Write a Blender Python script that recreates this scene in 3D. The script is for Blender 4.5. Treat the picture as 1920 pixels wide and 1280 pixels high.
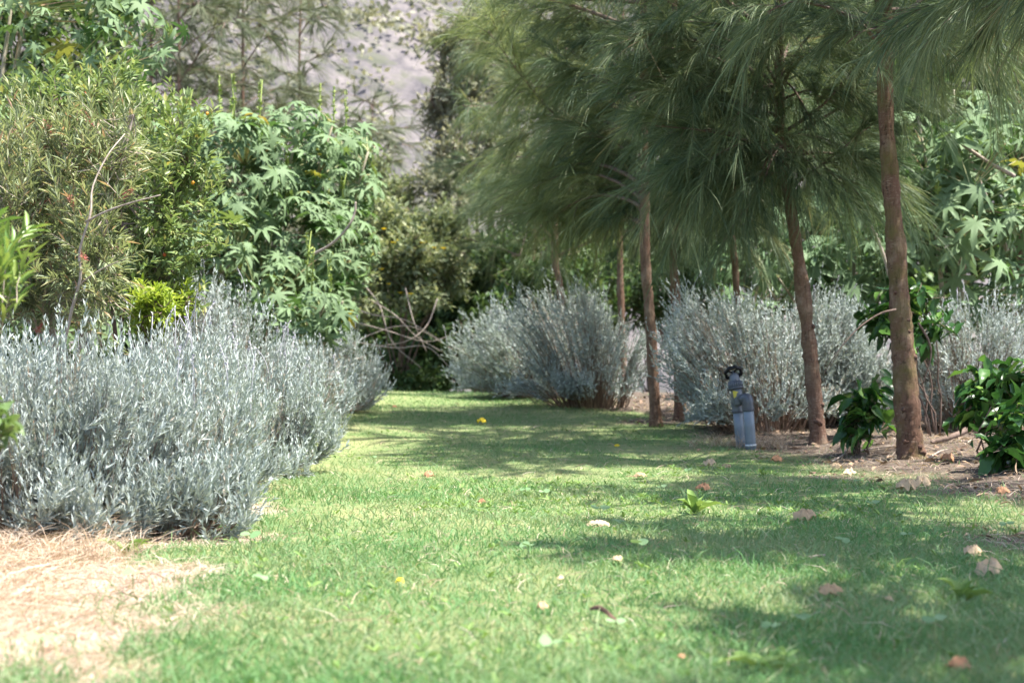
import bpy, math
import numpy as np
from mathutils import Vector

for _o in list(bpy.data.objects):
    bpy.data.objects.remove(_o)
scene = bpy.context.scene
COL = scene.collection
R = math.radians

# ------------------------------------------------------------------ camera, sky, sun, exposure
CAMH = 0.54
F = 2667.0            # focal length in pixels of a 1920 wide frame (50 mm on 36 mm)
cd = bpy.data.cameras.new('camera')
cam = bpy.data.objects.new('camera', cd)
COL.objects.link(cam)
cam.location = (0, 0, CAMH)
cam.rotation_euler = (R(90) + math.atan(50 / F), 0, 0)
cd.lens = 50
cd.sensor_width = 36
cd.clip_start = 0.05
cd.clip_end = 2000
cd.dof.use_dof = True
cd.dof.focus_distance = 5.9
cd.dof.aperture_fstop = 3.8
scene.camera = cam

SUN_EL, SUN_AZ = 67, 100      # azimuth clockwise from +Y (view direction); 90 = from the right
w = bpy.data.worlds.new('World')
scene.world = w
w.use_nodes = True
wn = w.node_tree
bg = wn.nodes['Background']
sky = wn.nodes.new('ShaderNodeTexSky')
sky.sky_type = 'NISHITA'
sky.sun_disc = False
sky.sun_elevation = R(SUN_EL)
sky.sun_rotation = R(SUN_AZ)
sky.dust_density = 2.0
wn.links.new(sky.outputs[0], bg.inputs[0])
bg.inputs[1].default_value = 0.13
sd = bpy.data.lights.new('sun', 'SUN')
sun = bpy.data.objects.new('sun', sd)
COL.objects.link(sun)
sd.energy = 4.9
sd.angle = R(0.53)
sd.color = (1.0, 0.95, 0.87)
sdir = Vector((math.sin(R(SUN_AZ)) * math.cos(R(SUN_EL)), math.cos(R(SUN_AZ)) * math.cos(R(SUN_EL)), math.sin(R(SUN_EL))))
sun.rotation_euler = sdir.to_track_quat('Z', 'Y').to_euler()
vs = scene.view_settings
vs.view_transform = 'Standard'
vs.look = 'None'
vs.exposure = 1.7
vs.gamma = 1.0
vs.use_curve_mapping = False
scene.render.engine = 'CYCLES'
scene.cycles.max_bounces = 6
scene.cycles.transmission_bounces = 4
scene.cycles.diffuse_bounces = 3

# ------------------------------------------------------------------ materials
def srgb(r, g, b):
    f = lambda c: (c / 12.92 if c <= 0.04045 else ((c + 0.055) / 1.055) ** 2.4)
    return (f(r / 255), f(g / 255), f(b / 255), 1)

def ramp(nt, fac, cols):
    n = nt.nodes.new('ShaderNodeValToRGB')
    cr = n.color_ramp
    while len(cr.elements) < len(cols):
        cr.elements.new(0.5)
    for e, (p, c) in zip(cr.elements, cols):
        e.position = p
        e.color = c if len(c) == 4 else (*c, 1)
    nt.links.new(fac, n.inputs[0])
    return n.outputs[0]

def noise(nt, scale, detail=4, rough=0.55, coord='Object', stretch=None):
    tc = nt.nodes.new('ShaderNodeTexCoord')
    src = tc.outputs[coord]
    if stretch:
        mp = nt.nodes.new('ShaderNodeMapping')
        mp.inputs['Scale'].default_value = stretch
        nt.links.new(src, mp.inputs[0])
        src = mp.outputs[0]
    n = nt.nodes.new('ShaderNodeTexNoise')
    n.inputs['Scale'].default_value = scale
    n.inputs['Detail'].default_value = detail
    n.inputs['Roughness'].default_value = rough
    nt.links.new(src, n.inputs['Vector'])
    return n.outputs[0]

def mixc(nt, fac, a, b, mode='MIX'):
    n = nt.nodes.new('ShaderNodeMix')
    n.data_type = 'RGBA'
    n.blend_type = mode
    for s, v in ((n.inputs[0], fac), (n.inputs[6], a), (n.inputs[7], b)):
        if hasattr(v, 'is_linked'):
            nt.links.new(v, s)
        else:
            s.default_value = v if not (isinstance(v, tuple) and len(v) == 3) else (*v, 1)
    return n.outputs[2]

def leaf_mat(name, cols, trans=0.35, rough=0.5, spec=0.35, obj_rnd=False, back=None, coarse=None):
    """foliage: colour varies leaf by leaf (attribute rnd, or object random), thin-leaf translucency"""
    m = bpy.data.materials.new(name)
    m.use_nodes = True
    nt = m.node_tree
    p = nt.nodes['Principled BSDF']
    if obj_rnd:
        oi = nt.nodes.new('ShaderNodeObjectInfo')
        fac = oi.outputs['Random']
    else:
        at = nt.nodes.new('ShaderNodeAttribute')
        at.attribute_name = 'rnd'
        fac = at.outputs['Fac']
    c = ramp(nt, fac, cols)
    if coarse:
        n = noise(nt, coarse[0], 2)
        mr = nt.nodes.new('ShaderNodeMapRange')
        mr.inputs[1].default_value = 0.4
        mr.inputs[2].default_value = 0.62
        nt.links.new(n, mr.inputs[0])
        mm = nt.nodes.new('ShaderNodeMath')
        mm.operation = 'MULTIPLY'
        mm.inputs[1].default_value = coarse[2] if len(coarse) > 2 else 0.6
        nt.links.new(mr.outputs[0], mm.inputs[0])
        c = mixc(nt, mm.outputs[0], c, coarse[1])
    if back:
        g = nt.nodes.new('ShaderNodeNewGeometry')
        c = mixc(nt, g.outputs['Backfacing'], c, back)
    nt.links.new(c, p.inputs['Base Color'])
    p.inputs['Roughness'].default_value = rough
    p.inputs['Specular IOR Level'].default_value = spec
    if trans > 0:
        t = nt.nodes.new('ShaderNodeBsdfTranslucent')
        tc = mixc(nt, 1.0, c, (1.0, 1.0, 0.65), 'MULTIPLY')
        nt.links.new(tc, t.inputs[0])
        ms = nt.nodes.new('ShaderNodeMixShader')
        ms.inputs[0].default_value = trans
        nt.links.new(p.outputs[0], ms.inputs[1])
        nt.links.new(t.outputs[0], ms.inputs[2])
        nt.links.new(ms.outputs[0], nt.nodes['Material Output'].inputs[0])
    return m

def solid_mat(name, cols, scale=8, rough=0.8, spec=0.25, bump=0.0, bscale=30, stretch=None, detail=5):
    m = bpy.data.materials.new(name)
    m.use_nodes = True
    nt = m.node_tree
    p = nt.nodes['Principled BSDF']
    n = noise(nt, scale, detail, 0.6, stretch=stretch)
    nt.links.new(ramp(nt, n, cols), p.inputs['Base Color'])
    p.inputs['Roughness'].default_value = rough
    p.inputs['Specular IOR Level'].default_value = spec
    if bump:
        b = nt.nodes.new('ShaderNodeBump')
        b.inputs['Strength'].default_value = 0.8
        b.inputs['Distance'].default_value = bump
        nt.links.new(noise(nt, bscale, 6, 0.65, stretch=stretch), b.inputs['Height'])
        nt.links.new(b.outputs[0], p.inputs['Normal'])
    return m

M = {}
M['needle'] = leaf_mat('casuarina_needles', [(0, (.06, .10, .058)), (.45, (.115, .17, .09)), (.85, (.235, .285, .14)), (.97, (.30, .325, .16)), (1, (.32, .24, .14))], 0.33, 0.5, .25)
M['needle_light'] = leaf_mat('casuarina_needles_sun_tint', [(0, (.12, .165, .08)), (.45, (.215, .265, .12)), (.85, (.35, .385, .17)), (1, (.40, .36, .19))], 0.38, 0.5, .25)  # brighter needle copy: sunlight on the left crown is put into the colour
M['needle_far'] = leaf_mat('casuarina_needles_far', [(0, (.10, .13, .075)), (.6, (.15, .175, .105)), (1, (.22, .20, .14))], 0.3, 0.6, .2)
M['lav'] = leaf_mat('lavender_leaves', [(0, (.31, .36, .345)), (.5, (.415, .465, .45)), (.94, (.47, .515, .505)), (1, (.40, .36, .31))], 0.16, 0.8, .08)
M['lavstem'] = leaf_mat('lavender_stems', [(0, (.16, .11, .085)), (1, (.30, .22, .17))], 0, 0.85, .1)
M['lavflower'] = leaf_mat('lavender_flowers', [(0, (.24, .20, .36)), (.5, (.42, .42, .45)), (1, (.48, .48, .46))], .1, .8, .1)
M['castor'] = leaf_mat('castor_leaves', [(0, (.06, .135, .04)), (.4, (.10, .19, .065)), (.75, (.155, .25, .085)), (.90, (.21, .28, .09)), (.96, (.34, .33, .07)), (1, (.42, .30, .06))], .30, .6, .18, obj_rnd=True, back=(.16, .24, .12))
M['castor_dark'] = leaf_mat('castor_leaves_shade_tint', [(0, (.05, .125, .04)), (.6, (.085, .18, .06)), (1, (.13, .24, .085))], .30, .55, .2, obj_rnd=True, back=(.15, .24, .12))  # darker copy of the castor leaves, shade of the right side mixed into colour
M['petiole'] = leaf_mat('castor_petioles', [(0, (.28, .34, .13)), (.6, (.36, .38, .18)), (1, (.36, .24, .14))], .05, .5, .3)
M['castor_spike'] = leaf_mat('castor_spikes', [(0, (.20, .30, .07)), (1, (.36, .42, .12))], .1, .6, .2)
M['coffee'] = leaf_mat('coffee_leaves', [(0, (.022, .07, .018)), (.6, (.042, .115, .028)), (.85, (.10, .21, .042)), (1, (.20, .33, .07))], .30, .32, .35, obj_rnd=True)
M['callis'] = leaf_mat('bottlebrush_leaves', [(0, (.17, .22, .12)), (.5, (.265, .31, .17)), (.90, (.38, .41, .24)), (1, (.48, .30, .21))], .32, .5, .3)
M['callis_flower'] = leaf_mat('bottlebrush_flowers', [(0, (.42, .10, .10)), (.6, (.50, .20, .16)), (1, (.45, .30, .20))], .1, .7, .1)
M['berry'] = leaf_mat('berry_shrub_leaves', [(0, (.12, .19, .065)), (.5, (.20, .275, .10)), (.95, (.30, .36, .15)), (1, (.42, .38, .12))], .35, .45, .35)
M['lime'] = leaf_mat('lime_shrub_leaves', [(0, (.20, .30, .04)), (1, (.38, .46, .07))], .4, .45, .3)
M['oleander'] = leaf_mat('oleander_leaves', [(0, (.12, .23, .055)), (1, (.28, .36, .10))], .3, .4, .4)
M['yshrub'] = leaf_mat('yellow_shrub_leaves', [(0, (.15, .19, .10)), (.6, (.225, .265, .145)), (1, (.34, .35, .21))], .35, .6, .15)
M['acacia'] = leaf_mat('grey_tree_leaves', [(0, (.18, .185, .125)), (.6, (.26, .26, .18)), (1, (.34, .33, .25))], .3, .6, .15)
M['bgleaf'] = leaf_mat('thicket_leaves', [(0, (.05, .10, .035)), (.6, (.09, .155, .05)), (1, (.15, .21, .075))], .3, .5, .3)
M['grass'] = leaf_mat('lawn_grass', [(0, (.09, .215, .072)), (.5, (.135, .28, .10)), (.88, (.20, .32, .15)), (1, (.42, .39, .26))], .36, .55, .2, coarse=(1.3, (.245, .31, .165), .55))
M['weed'] = leaf_mat('weed_leaves', [(0, (.14, .25, .065)), (1, (.23, .33, .10))], .3, .55, .2)
M['seedling'] = leaf_mat('seedling_leaves', [(0, (.14, .24, .11)), (1, (.22, .32, .17))], .25, .6, .1)
M['straw'] = leaf_mat('dry_grass', [(0, (.28, .19, .13)), (.35, (.48, .36, .27)), (.75, (.58, .46, .36)), (1, (.64, .55, .45))], .25, .7, .15)
M['litter'] = leaf_mat('leaf_litter', [(0, (.12, .08, .06)), (.6, (.26, .18, .13)), (1, (.46, .34, .22))], .1, .8, .1)
M['deadleaf'] = leaf_mat('dead_leaves', [(0, (.40, .28, .17)), (.5, (.50, .37, .24)), (1, (.58, .45, .31))], .22, .75, .1, obj_rnd=True)
M['redleaf'] = leaf_mat('russet_dead_leaves', [(0, (.27, .145, .085)), (1, (.38, .22, .13))], .15, .75, .1, obj_rnd=True)
M['yellow'] = leaf_mat('yellow_petals', [(0, (.80, .58, .03)), (1, (.85, .66, .05))], .25, .5, .2, obj_rnd=True)
M['orange'] = solid_mat('orange_fruit', [(.3, (.65, .22, .02)), (.7, (.75, .35, .03))], 20, .4, .4)
M['redfruit'] = solid_mat('red_fruit', [(.3, (.35, .05, .02)), (.7, (.5, .12, .03))], 20, .4, .4)
def bark_mat(name, base, dark, pale, moss, mossy):
    """flaky bark: vertical streaks, pale lenticels, dark cracks, a green bloom in patches"""
    m = bpy.data.materials.new(name)
    m.use_nodes = True
    nt = m.node_tree
    p = nt.nodes['Principled BSDF']
    streak = noise(nt, 70, 6, .7, stretch=(1, 1, .18))
    c = ramp(nt, streak, [(.33, dark), (.46, base), (.62, base), (.76, pale)])
    c = mixc(nt, ramp(nt, noise(nt, 55, 4, .7, stretch=(.6, .6, 2.2)), [(.56, (0, 0, 0)), (.66, (.75, .75, .75))]), c, pale)
    c = mixc(nt, ramp(nt, noise(nt, 11, 5, .7, stretch=(1, 1, .6)), [(.52, (0, 0, 0)), (.66, (.6, .6, .6))]), c, pale)
    c = mixc(nt, ramp(nt, noise(nt, 26, 5, .75), [(.30, (.9, .9, .9)), (.42, (0, 0, 0))]), c, dark)
    c = mixc(nt, ramp(nt, noise(nt, 4.5, 4, .65), [(.46, (0, 0, 0)), (.64, (mossy, mossy, mossy))]), c, moss)
    nt.links.new(c, p.inputs['Base Color'])
    p.inputs['Roughness'].default_value = .92
    p.inputs['Specular IOR Level'].default_value = .12
    b = nt.nodes.new('ShaderNodeBump')
    b.inputs['Strength'].default_value = 1.0
    b.inputs['Distance'].default_value = .02
    nt.links.new(streak, b.inputs['Height'])
    nt.links.new(b.outputs[0], p.inputs['Normal'])
    return m
M['bark'] = bark_mat('casuarina_bark', (.185, .108, .076), (.045, .028, .022), (.37, .28, .21), (.19, .14, .085), .5)
M['bark_mossy'] = bark_mat('casuarina_bark_mossy', (.175, .102, .072), (.042, .027, .021), (.35, .26, .19), (.15, .125, .05), .85)
M['scar'] = solid_mat('branch_scars', [(.35, (.05, .032, .026)), (.65, (.17, .10, .075))], 40, .9, .1, .003, 80)
M['wood'] = solid_mat('grey_wood', [(.3, (.24, .19, .155)), (.7, (.42, .36, .31))], 30, .85, .15, .002, 90)
M['darkwood'] = solid_mat('dark_wood', [(.3, (.10, .07, .055)), (.7, (.22, .16, .13))], 25, .85, .15, .002, 90)
M['greenstem'] = solid_mat('castor_stems', [(.3, (.24, .22, .14)), (.7, (.38, .34, .26))], 12, .7, .25, .002, 60)
M['pvc'] = solid_mat('grey_pipe', [(.3, (.145, .175, .215)), (.6, (.195, .23, .27)), (.8, (.24, .25, .255))], 14, .38, .5, .0006, 60)
M['pvc_dark'] = solid_mat('dark_grey_fitting', [(.3, (.05, .056, .072)), (.7, (.08, .087, .105))], 16, .28, .5, .0005, 70)
M['pvc_mid'] = solid_mat('valve_body', [(.3, (.095, .108, .132)), (.7, (.14, .155, .18))], 16, .36, .5, .0005, 70)
M['black'] = solid_mat('black_plastic', [(.3, (.005, .005, .007)), (.7, (.010, .010, .013))], 16, .45, .3)
M['sticker'] = solid_mat('yellow_sticker', [(.35, (.62, .50, .04)), (.6, (.55, .45, .08)), (.75, (.35, .33, .22))], 60, .5, .4)
M['paleglue'] = solid_mat('pale_glue', [(.3, (.45, .48, .50)), (.7, (.62, .64, .64))], 60, .5, .4)

# ground material: green thatch, straw and bare soil, chosen by where each grows
def ground_mat():
    m = bpy.data.materials.new('lawn_soil')
    m.use_nodes = True
    nt = m.node_tree
    p = nt.nodes['Principled BSDF']
    g = ramp(nt, noise(nt, 14, 6, .65), [(.3, (.09, .15, .05)), (.5, (.16, .22, .085)), (.7, (.28, .27, .15))])
    g2 = mixc(nt, ramp(nt, noise(nt, 1.3, 3), [(.45, (0, 0, 0)), (.65, (.6, .6, .6))]), g, (.33, .33, .16))
    d = ramp(nt, noise(nt, 22, 6, .7), [(.3, (.24, .175, .14)), (.45, (.40, .31, .255)), (.7, (.52, .43, .365))])
    s = ramp(nt, noise(nt, 18, 7, .7), [(.3, (.055, .042, .034)), (.5, (.115, .09, .073)), (.72, (.24, .195, .155))])
    a = nt.nodes.new('ShaderNodeAttribute'); a.attribute_name = 'dry'
    b = nt.nodes.new('ShaderNodeAttribute'); b.attribute_name = 'soil'
    c = mixc(nt, a.outputs['Fac'], g2, d)
    c = mixc(nt, b.outputs['Fac'], c, s)
    nt.links.new(c, p.inputs['Base Color'])
    p.inputs['Roughness'].default_value = .95
    p.inputs['Specular IOR Level'].default_value = .1
    bp = nt.nodes.new('ShaderNodeBump')
    bp.inputs['Distance'].default_value = .03
    bp.inputs['Strength'].default_value = .8
    nt.links.new(noise(nt, 45, 6, .7), bp.inputs['Height'])
    nt.links.new(bp.outputs[0], p.inputs['Normal'])
    return m
M['ground'] = ground_mat()

def hill_mat():
    m = bpy.data.materials.new('hillside_soil_hazed')
    m.use_nodes = True
    nt = m.node_tree
    p = nt.nodes['Principled BSDF']
    a = ramp(nt, noise(nt, .8, 8, .75), [(.38, (.066, .063, .068)), (.46, (.10, .092, .096)), (.55, (.14, .126, .126)), (.66, (.19, .171, .166))])  # mottled soil, its tones paled so that distance haze is part of the colour
    b = mixc(nt, ramp(nt, noise(nt, .9, 5, .65), [(.5, (0, 0, 0)), (.62, (.7, .7, .7))]), a, (.085, .092, .062))
    nt.links.new(b, p.inputs['Base Color'])
    p.inputs['Roughness'].default_value = .95
    p.inputs['Specular IOR Level'].default_value = .1
    return m
M['hill'] = hill_mat()

# ------------------------------------------------------------------ mesh helpers
def mesh(name, V, Fc, mat, rnd=None, smooth=True, extra=None):
    V = np.asarray(V, np.float32).reshape(-1, 3)
    Fc = np.asarray(Fc, np.int32)
    me = bpy.data.meshes.new(name)
    nf, k = Fc.shape
    me.vertices.add(len(V)); me.vertices.foreach_set('co', V.ravel())
    me.loops.add(nf * k); me.loops.foreach_set('vertex_index', Fc.ravel())
    me.polygons.add(nf)
    me.polygons.foreach_set('loop_start', np.arange(0, nf * k, k, dtype=np.int32))
    me.polygons.foreach_set('loop_total', np.full(nf, k, np.int32))
    if smooth:
        me.polygons.foreach_set('use_smooth', np.ones(nf, bool))
    for an, arr in ([('rnd', rnd)] if rnd is not None else []) + list((extra or {}).items()):
        a = me.attributes.new(an, 'FLOAT', 'POINT')
        a.data.foreach_set('value', np.asarray(arr, np.float32).ravel())
    me.update()
    me.validate()
    me.materials.append(M[mat])
    return me

def obj(name, me, parent=None, loc=None, **props):
    o = bpy.data.objects.new(name, me)
    COL.objects.link(o)
    if parent is not None:
        o.parent = parent
    if loc is not None:
        o.location = loc
    for k, v in props.items():
        o[k] = v
    return o

def thing(name, label, cat, loc=(0, 0, 0), group=None):
    o = obj(name, None, None, loc, label=label, category=cat)
    o.empty_display_size = .1
    if group:
        o['group'] = group
    return o

def nrm(a):
    return a / np.maximum(np.linalg.norm(a, axis=-1, keepdims=True), 1e-9)

class Acc:
    """collects geometry of one mesh"""
    def __init__(s):
        s.V = []; s.F = []; s.r = []; s.n = 0
    def add(s, V, Fc, r):
        s.V.append(V.reshape(-1, 3)); s.F.append(Fc + s.n); s.r.append(r.ravel()); s.n += len(s.V[-1])
    def mesh(s, name, mat, smooth=True):
        return mesh(name, np.concatenate(s.V), np.concatenate(s.F), mat, np.concatenate(s.r), smooth)

def ribbons(P0, P1, P2, width, rng, seg=3, taper=0.0):
    """tapered blades along quadratic curves, ending in a point"""
    n = len(P0)
    t = np.linspace(0, 1, seg + 1)[None, :, None]
    C = (1 - t) ** 2 * P0[:, None] + 2 * t * (1 - t) * P1[:, None] + t ** 2 * P2[:, None]
    side = nrm(np.cross(P2 - P0, rng.normal(size=(n, 3))))
    wd = (np.asarray(width) * np.ones(n))[:, None, None] * .5
    prof = (1 - np.linspace(0, 1, seg + 1) ** 2 * .75)[None, :, None]
    L = C - side[:, None] * wd * prof
    Rr = C + side[:, None] * wd * prof
    V = np.empty((n, 2 * seg + 1, 3))
    V[:, 0:2 * seg:2] = L[:, :-1]
    V[:, 1:2 * seg:2] = Rr[:, :-1]
    V[:, 2 * seg] = C[:, -1]
    f = []
    for i in range(seg - 1):
        a = 2 * i
        f += [[a, a + 1, a + 3], [a, a + 3, a + 2]]
    f += [[2 * seg - 2, 2 * seg - 1, 2 * seg]]
    Fc = (np.array(f)[None] + (np.arange(n) * (2 * seg + 1))[:, None, None]).reshape(-1, 3)
    r = np.repeat(rng.random(n), 2 * seg + 1)
    return V, Fc, r

# leaf templates: y along the leaf (0..1), x across (-.5...5), z up
T_DIAMOND = (np.array([[0, 0, 0], [.5, .45, .06], [0, 1, -.04], [-.5, .45, .06]]), np.array([[0, 1, 2], [0, 2, 3]]))
T_TRI = (np.array([[-.5, .12, .05], [.5, .12, .05], [0, 1, -.03]]), np.array([[0, 1, 2]]))
T_LANCE = (np.array([[0, 0, 0], [.42, .3, .08], [.38, .65, .05], [0, 1, -.12], [-.38, .65, .05], [-.42, .3, .08], [0, .5, 0]]),
           np.array([[0, 1, 6], [1, 2, 6], [2, 3, 6], [3, 4, 6], [4, 5, 6], [5, 0, 6]]))
def t_leaf(nseg=5, droop=.25, fold=.12, tip=1.4):
    v = [[0, 0, 0]]; f = []
    for i in range(1, nseg):
        y = i / nseg
        hw = .5 * math.sin(math.pi * y ** .85) ** .8 * (1 if y < .75 else .9)
        z = -droop * y * y
        wv = .03 * (1 if i % 2 else -1)
        v += [[-hw, y, z + fold * hw * 2 + wv], [0, y, z], [hw, y, z + fold * hw * 2 - wv]]
    v.append([0, 1, -droop * tip])
    f += [[0, 2, 1], [0, 3, 2]]
    for i in range(nseg - 2):
        a = 1 + 3 * i
        for j in (0, 1):
            f += [[a + j, a + j + 1, a + j + 4], [a + j, a + j + 4, a + j + 3]]
    a = 1 + 3 * (nseg - 2); e = len(v) - 1
    f += [[a, a + 1, e], [a + 1, a + 2, e]]
    return np.array(v, float), np.array(f)
T_BROAD = t_leaf()
T_ROUND = (np.array([[0, 0, 0]] + [[.5 * math.cos(a), .5 + .5 * math.sin(a), .05 * math.sin(2 * a)] for a in np.linspace(0, 2 * math.pi, 9)[:-1]] + [[0, .5, -.05]]),
           np.array([[1 + i, 1 + (i + 1) % 8, 9] for i in range(8)]))

def leaves(T, P, D, N, ln, wd, rng):
    """place template T at P, growing along D, upper side towards N"""
    D = nrm(D)
    X = nrm(np.cross(D, N))
    Z = np.cross(X, D)
    tv, tf = T
    n = len(P)
    ln = (np.asarray(ln) * np.ones(n))[:, None, None]
    wd = (np.asarray(wd) * np.ones(n))[:, None, None]
    V = P[:, None] + tv[None, :, 0:1] * X[:, None] * wd + tv[None, :, 1:2] * D[:, None] * ln + tv[None, :, 2:3] * Z[:, None] * ln
    Fc = (tf[None] + (np.arange(n) * len(tv))[:, None, None]).reshape(-1, 3)
    return V, Fc, np.repeat(rng.random(n), len(tv))

def tube(pts, rad, sides=8, rng=None, wob=0.0, cap=True):
    pts = np.asarray(pts, float); rad = np.asarray(rad, float)
    n = len(pts)
    T = nrm(np.gradient(pts, axis=0))
    ref = np.array([1., 0, 0]) if abs(T[0][0]) < .8 else np.array([0, 1., 0])
    V = np.empty((n, sides, 3))
    U = ref - T[0] * ref.dot(T[0])
    a = np.linspace(0, 2 * math.pi, sides, endpoint=False)
    for i in range(n):
        U = U - T[i] * U.dot(T[i]); U /= np.linalg.norm(U)
        W = np.cross(T[i], U)
        rr = rad[i] * (1 + (wob * rng.normal(size=sides) if wob and rng is not None else 0))
        V[i] = pts[i] + (np.cos(a) * rr)[:, None] * U + (np.sin(a) * rr)[:, None] * W
    f = []
    for i in range(n - 1):
        for j in range(sides):
            k = (j + 1) % sides
            A, B, C, Dd = i * sides + j, i * sides + k, (i + 1) * sides + k, (i + 1) * sides + j
            f += [[A, B, C], [A, C, Dd]]
    V = V.reshape(-1, 3)
    if cap:
        V = np.vstack([V, pts[0], pts[-1]])
        c0, c1 = n * sides, n * sides + 1
        for j in range(sides):
            k = (j + 1) % sides
            f += [[c0, k, j], [c1, (n - 1) * sides + j, (n - 1) * sides + k]]
    return V, np.array(f), np.full(len(V), .5 if rng is None else rng.random())

def bez(p0, p1, p2, n):
    t = np.linspace(0, 1, n)[:, None]
    return (1 - t) ** 2 * np.asarray(p0, float) + 2 * t * (1 - t) * np.asarray(p1, float) + t * t * np.asarray(p2, float)

def smoothpath(ctrl, n):
    """Catmull-Rom through control points"""
    c = np.asarray(ctrl, float)
    c = np.vstack([2 * c[0] - c[1], c, 2 * c[-1] - c[-2]])
    out = []
    m = len(c) - 3
    for u in np.linspace(0, m - 1e-6, n):
        i = int(u); t = u - i
        a, b, d, e = c[i], c[i + 1], c[i + 2], c[i + 3]
        out.append(.5 * (2 * b + (d - a) * t + (2 * a - 5 * b + 4 * d - e) * t * t + (3 * b - a - 3 * d + e) * t ** 3))
    return np.array(out)

def ss(a, b, x):
    t = np.clip((np.asarray(x, float) - a) / (b - a), 0, 1)
    return t * t * (3 - 2 * t)

# ------------------------------------------------------------------ terrain
def H(x, y):
    x = np.asarray(x, float); y = np.asarray(y, float)
    z = .26 * ss(7, 15.5, y) - .75 * ss(16.2, 24, y)
    z = z + .012 * np.sin(x * 2.1 + 1.3) * np.sin(y * 1.7) + .008 * np.sin(x * 4.7 + y * 3.1)
    z = z + .05 * ss(1.7, 2.6, x) + .04 * ss(-1.1, -2.2, x)
    return z

def W(px, py, d):
    """the point at depth d that stands where a 1920 x 1280 view shows (px, py)"""
    return np.array([(px - 960) / F * d, d, CAMH + (690 - py) / F * d])

def G(px, py):
    d = 4.0
    for _ in range(60):
        x = (px - 960) / F * d
        d = .5 * d + .5 * (CAMH - float(H(x, d))) * F / max(py - 690, 30)
    x = (px - 960) / F * d
    return np.array([x, d, float(H(x, d))])

def left_edge(y):
    return np.interp(y, [0, 2.4, 3.3, 4.4, 5.0, 7.2, 10, 14, 17], [-.60, -.64, -.84, -1.04, -1.10, -1.05, -1.2, -1.38, -1.5])
def right_edge(y):
    return np.interp(y, [0, 3, 4.5, 6, 7, 8, 9, 10, 12, 13, 15.5, 17], [2.3, 2.0, 1.75, 1.62, 1.62, 1.55, 1.35, 1.1, .85, .5, -.12, -.4])
def vnoise(x, y, s, seed):
    """smooth value noise"""
    rng = np.random.default_rng(seed)
    tab = rng.random((64, 64))
    u = np.asarray(x) * s + 1000; v = np.asarray(y) * s + 1000
    i = np.floor(u).astype(int); j = np.floor(v).astype(int)
    a = u - i; b = v - j
    a = a * a * (3 - 2 * a); b = b * b * (3 - 2 * b)
    g = lambda p, q: tab[p % 64, q % 64]
    return (g(i, j) * (1 - a) + g(i + 1, j) * a) * (1 - b) + (g(i, j + 1) * (1 - a) + g(i + 1, j + 1) * a) * b
def dryness(x, y):
    e = left_edge(y)
    n = (vnoise(x, y, 2.2, 5) - .5) * .5 + (vnoise(x, y, 7, 6) - .5) * .35 + (vnoise(x, y, 22, 9) - .5) * .22
    d = ss(.12, -.18, x - e + n)
    return d * ss(7.0, 5.2, y)
def soilness(x, y):
    e = right_edge(y)
    n = (vnoise(x, y, 2.0, 7) - .5) * .7 + (vnoise(x, y, 6, 8) - .5) * .3
    s = ss(-.15, .3, x - e + n)
    s2 = ss(-.4, -.75, x - left_edge(y) + n * .6)        # under the hedge on the left
    return np.clip(s + s2, 0, 1)

xs = np.unique(np.concatenate([np.linspace(-160, -8, 30), np.linspace(-8, 8, 161), np.linspace(8, 160, 30)]))
ys = np.unique(np.concatenate([np.linspace(-60, -2, 20), np.linspace(-2, 26, 240), np.linspace(26, 200, 50)]))
gx, gy = np.meshgrid(xs, ys)
gz = H(gx, gy)
nx, ny = len(xs), len(ys)
idx = np.arange(nx * ny).reshape(ny, nx)
q = np.stack([idx[:-1, :-1], idx[:-1, 1:], idx[1:, 1:], idx[1:, :-1]], -1).reshape(-1, 4)
obj('ground', mesh('ground', np.stack([gx, gy, gz], -1), q, 'ground',
    extra={'dry': dryness(gx, gy), 'soil': soilness(gx, gy)}), kind='structure')

def hillz(x, y):
    z = -3 + (y - 30) * .62 + .06 * np.abs(x)
    z = z + 3.0 * (vnoise(x, y, .06, 21) - .5) * 2 + 1.1 * (vnoise(x, y, .22, 22) - .5) * 2 + .35 * (vnoise(x, y, .8, 23) - .5) * 2
    return np.minimum(z, 70 + 6 * vnoise(x, y, .03, 24))
hx = np.linspace(-170, 170, 171); hy = np.linspace(30, 190, 161)
ax, ay = np.meshgrid(hx, hy)
az = hillz(ax, ay)
idx = np.arange(ax.size).reshape(ax.shape)
q = np.stack([idx[:-1, :-1], idx[:-1, 1:], idx[1:, 1:], idx[1:, :-1]], -1).reshape(-1, 4)
obj('hill', mesh('hill', np.stack([ax, ay, az], -1), q, 'hill'), kind='structure')

def hill_scrub():
    rng = np.random.default_rng(77)
    n = 7000
    y = 38 + rng.random(n) * 70
    x = (rng.random(n) - .5) * y * 1.1
    keep = rng.random(n) < .2 + .8 * ss(.35, .65, vnoise(x, y, .25, 3))
    x, y = x[keep], y[keep]
    n = len(x)
    c = np.stack([x, y, hillz(x, y) + .15], -1)
    k = 9
    rad = .22 + rng.random(n) ** 2 * .75
    dirs = nrm(rng.normal(size=(n, k, 3)) * [1, 1, .7] + [0, 0, .3])
    P = (c[:, None] + dirs * rad[:, None, None] * (.5 + .5 * rng.random((n, k, 1)))).reshape(-1, 3)
    D = nrm(dirs.reshape(-1, 3) + rng.normal(size=(n * k, 3)) * .6)
    A = Acc()
    A.add(*leaves(T_DIAMOND, P, D, rng.normal(size=P.shape) + [0, 0, 1], .30, .20, rng))
    obj('hillside_scrub', A.mesh('hillside_scrub', 'acacia'), kind='stuff', label='olive scrub dotted over the pale hillside behind the trees', category='scrub')
hill_scrub()

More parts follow.
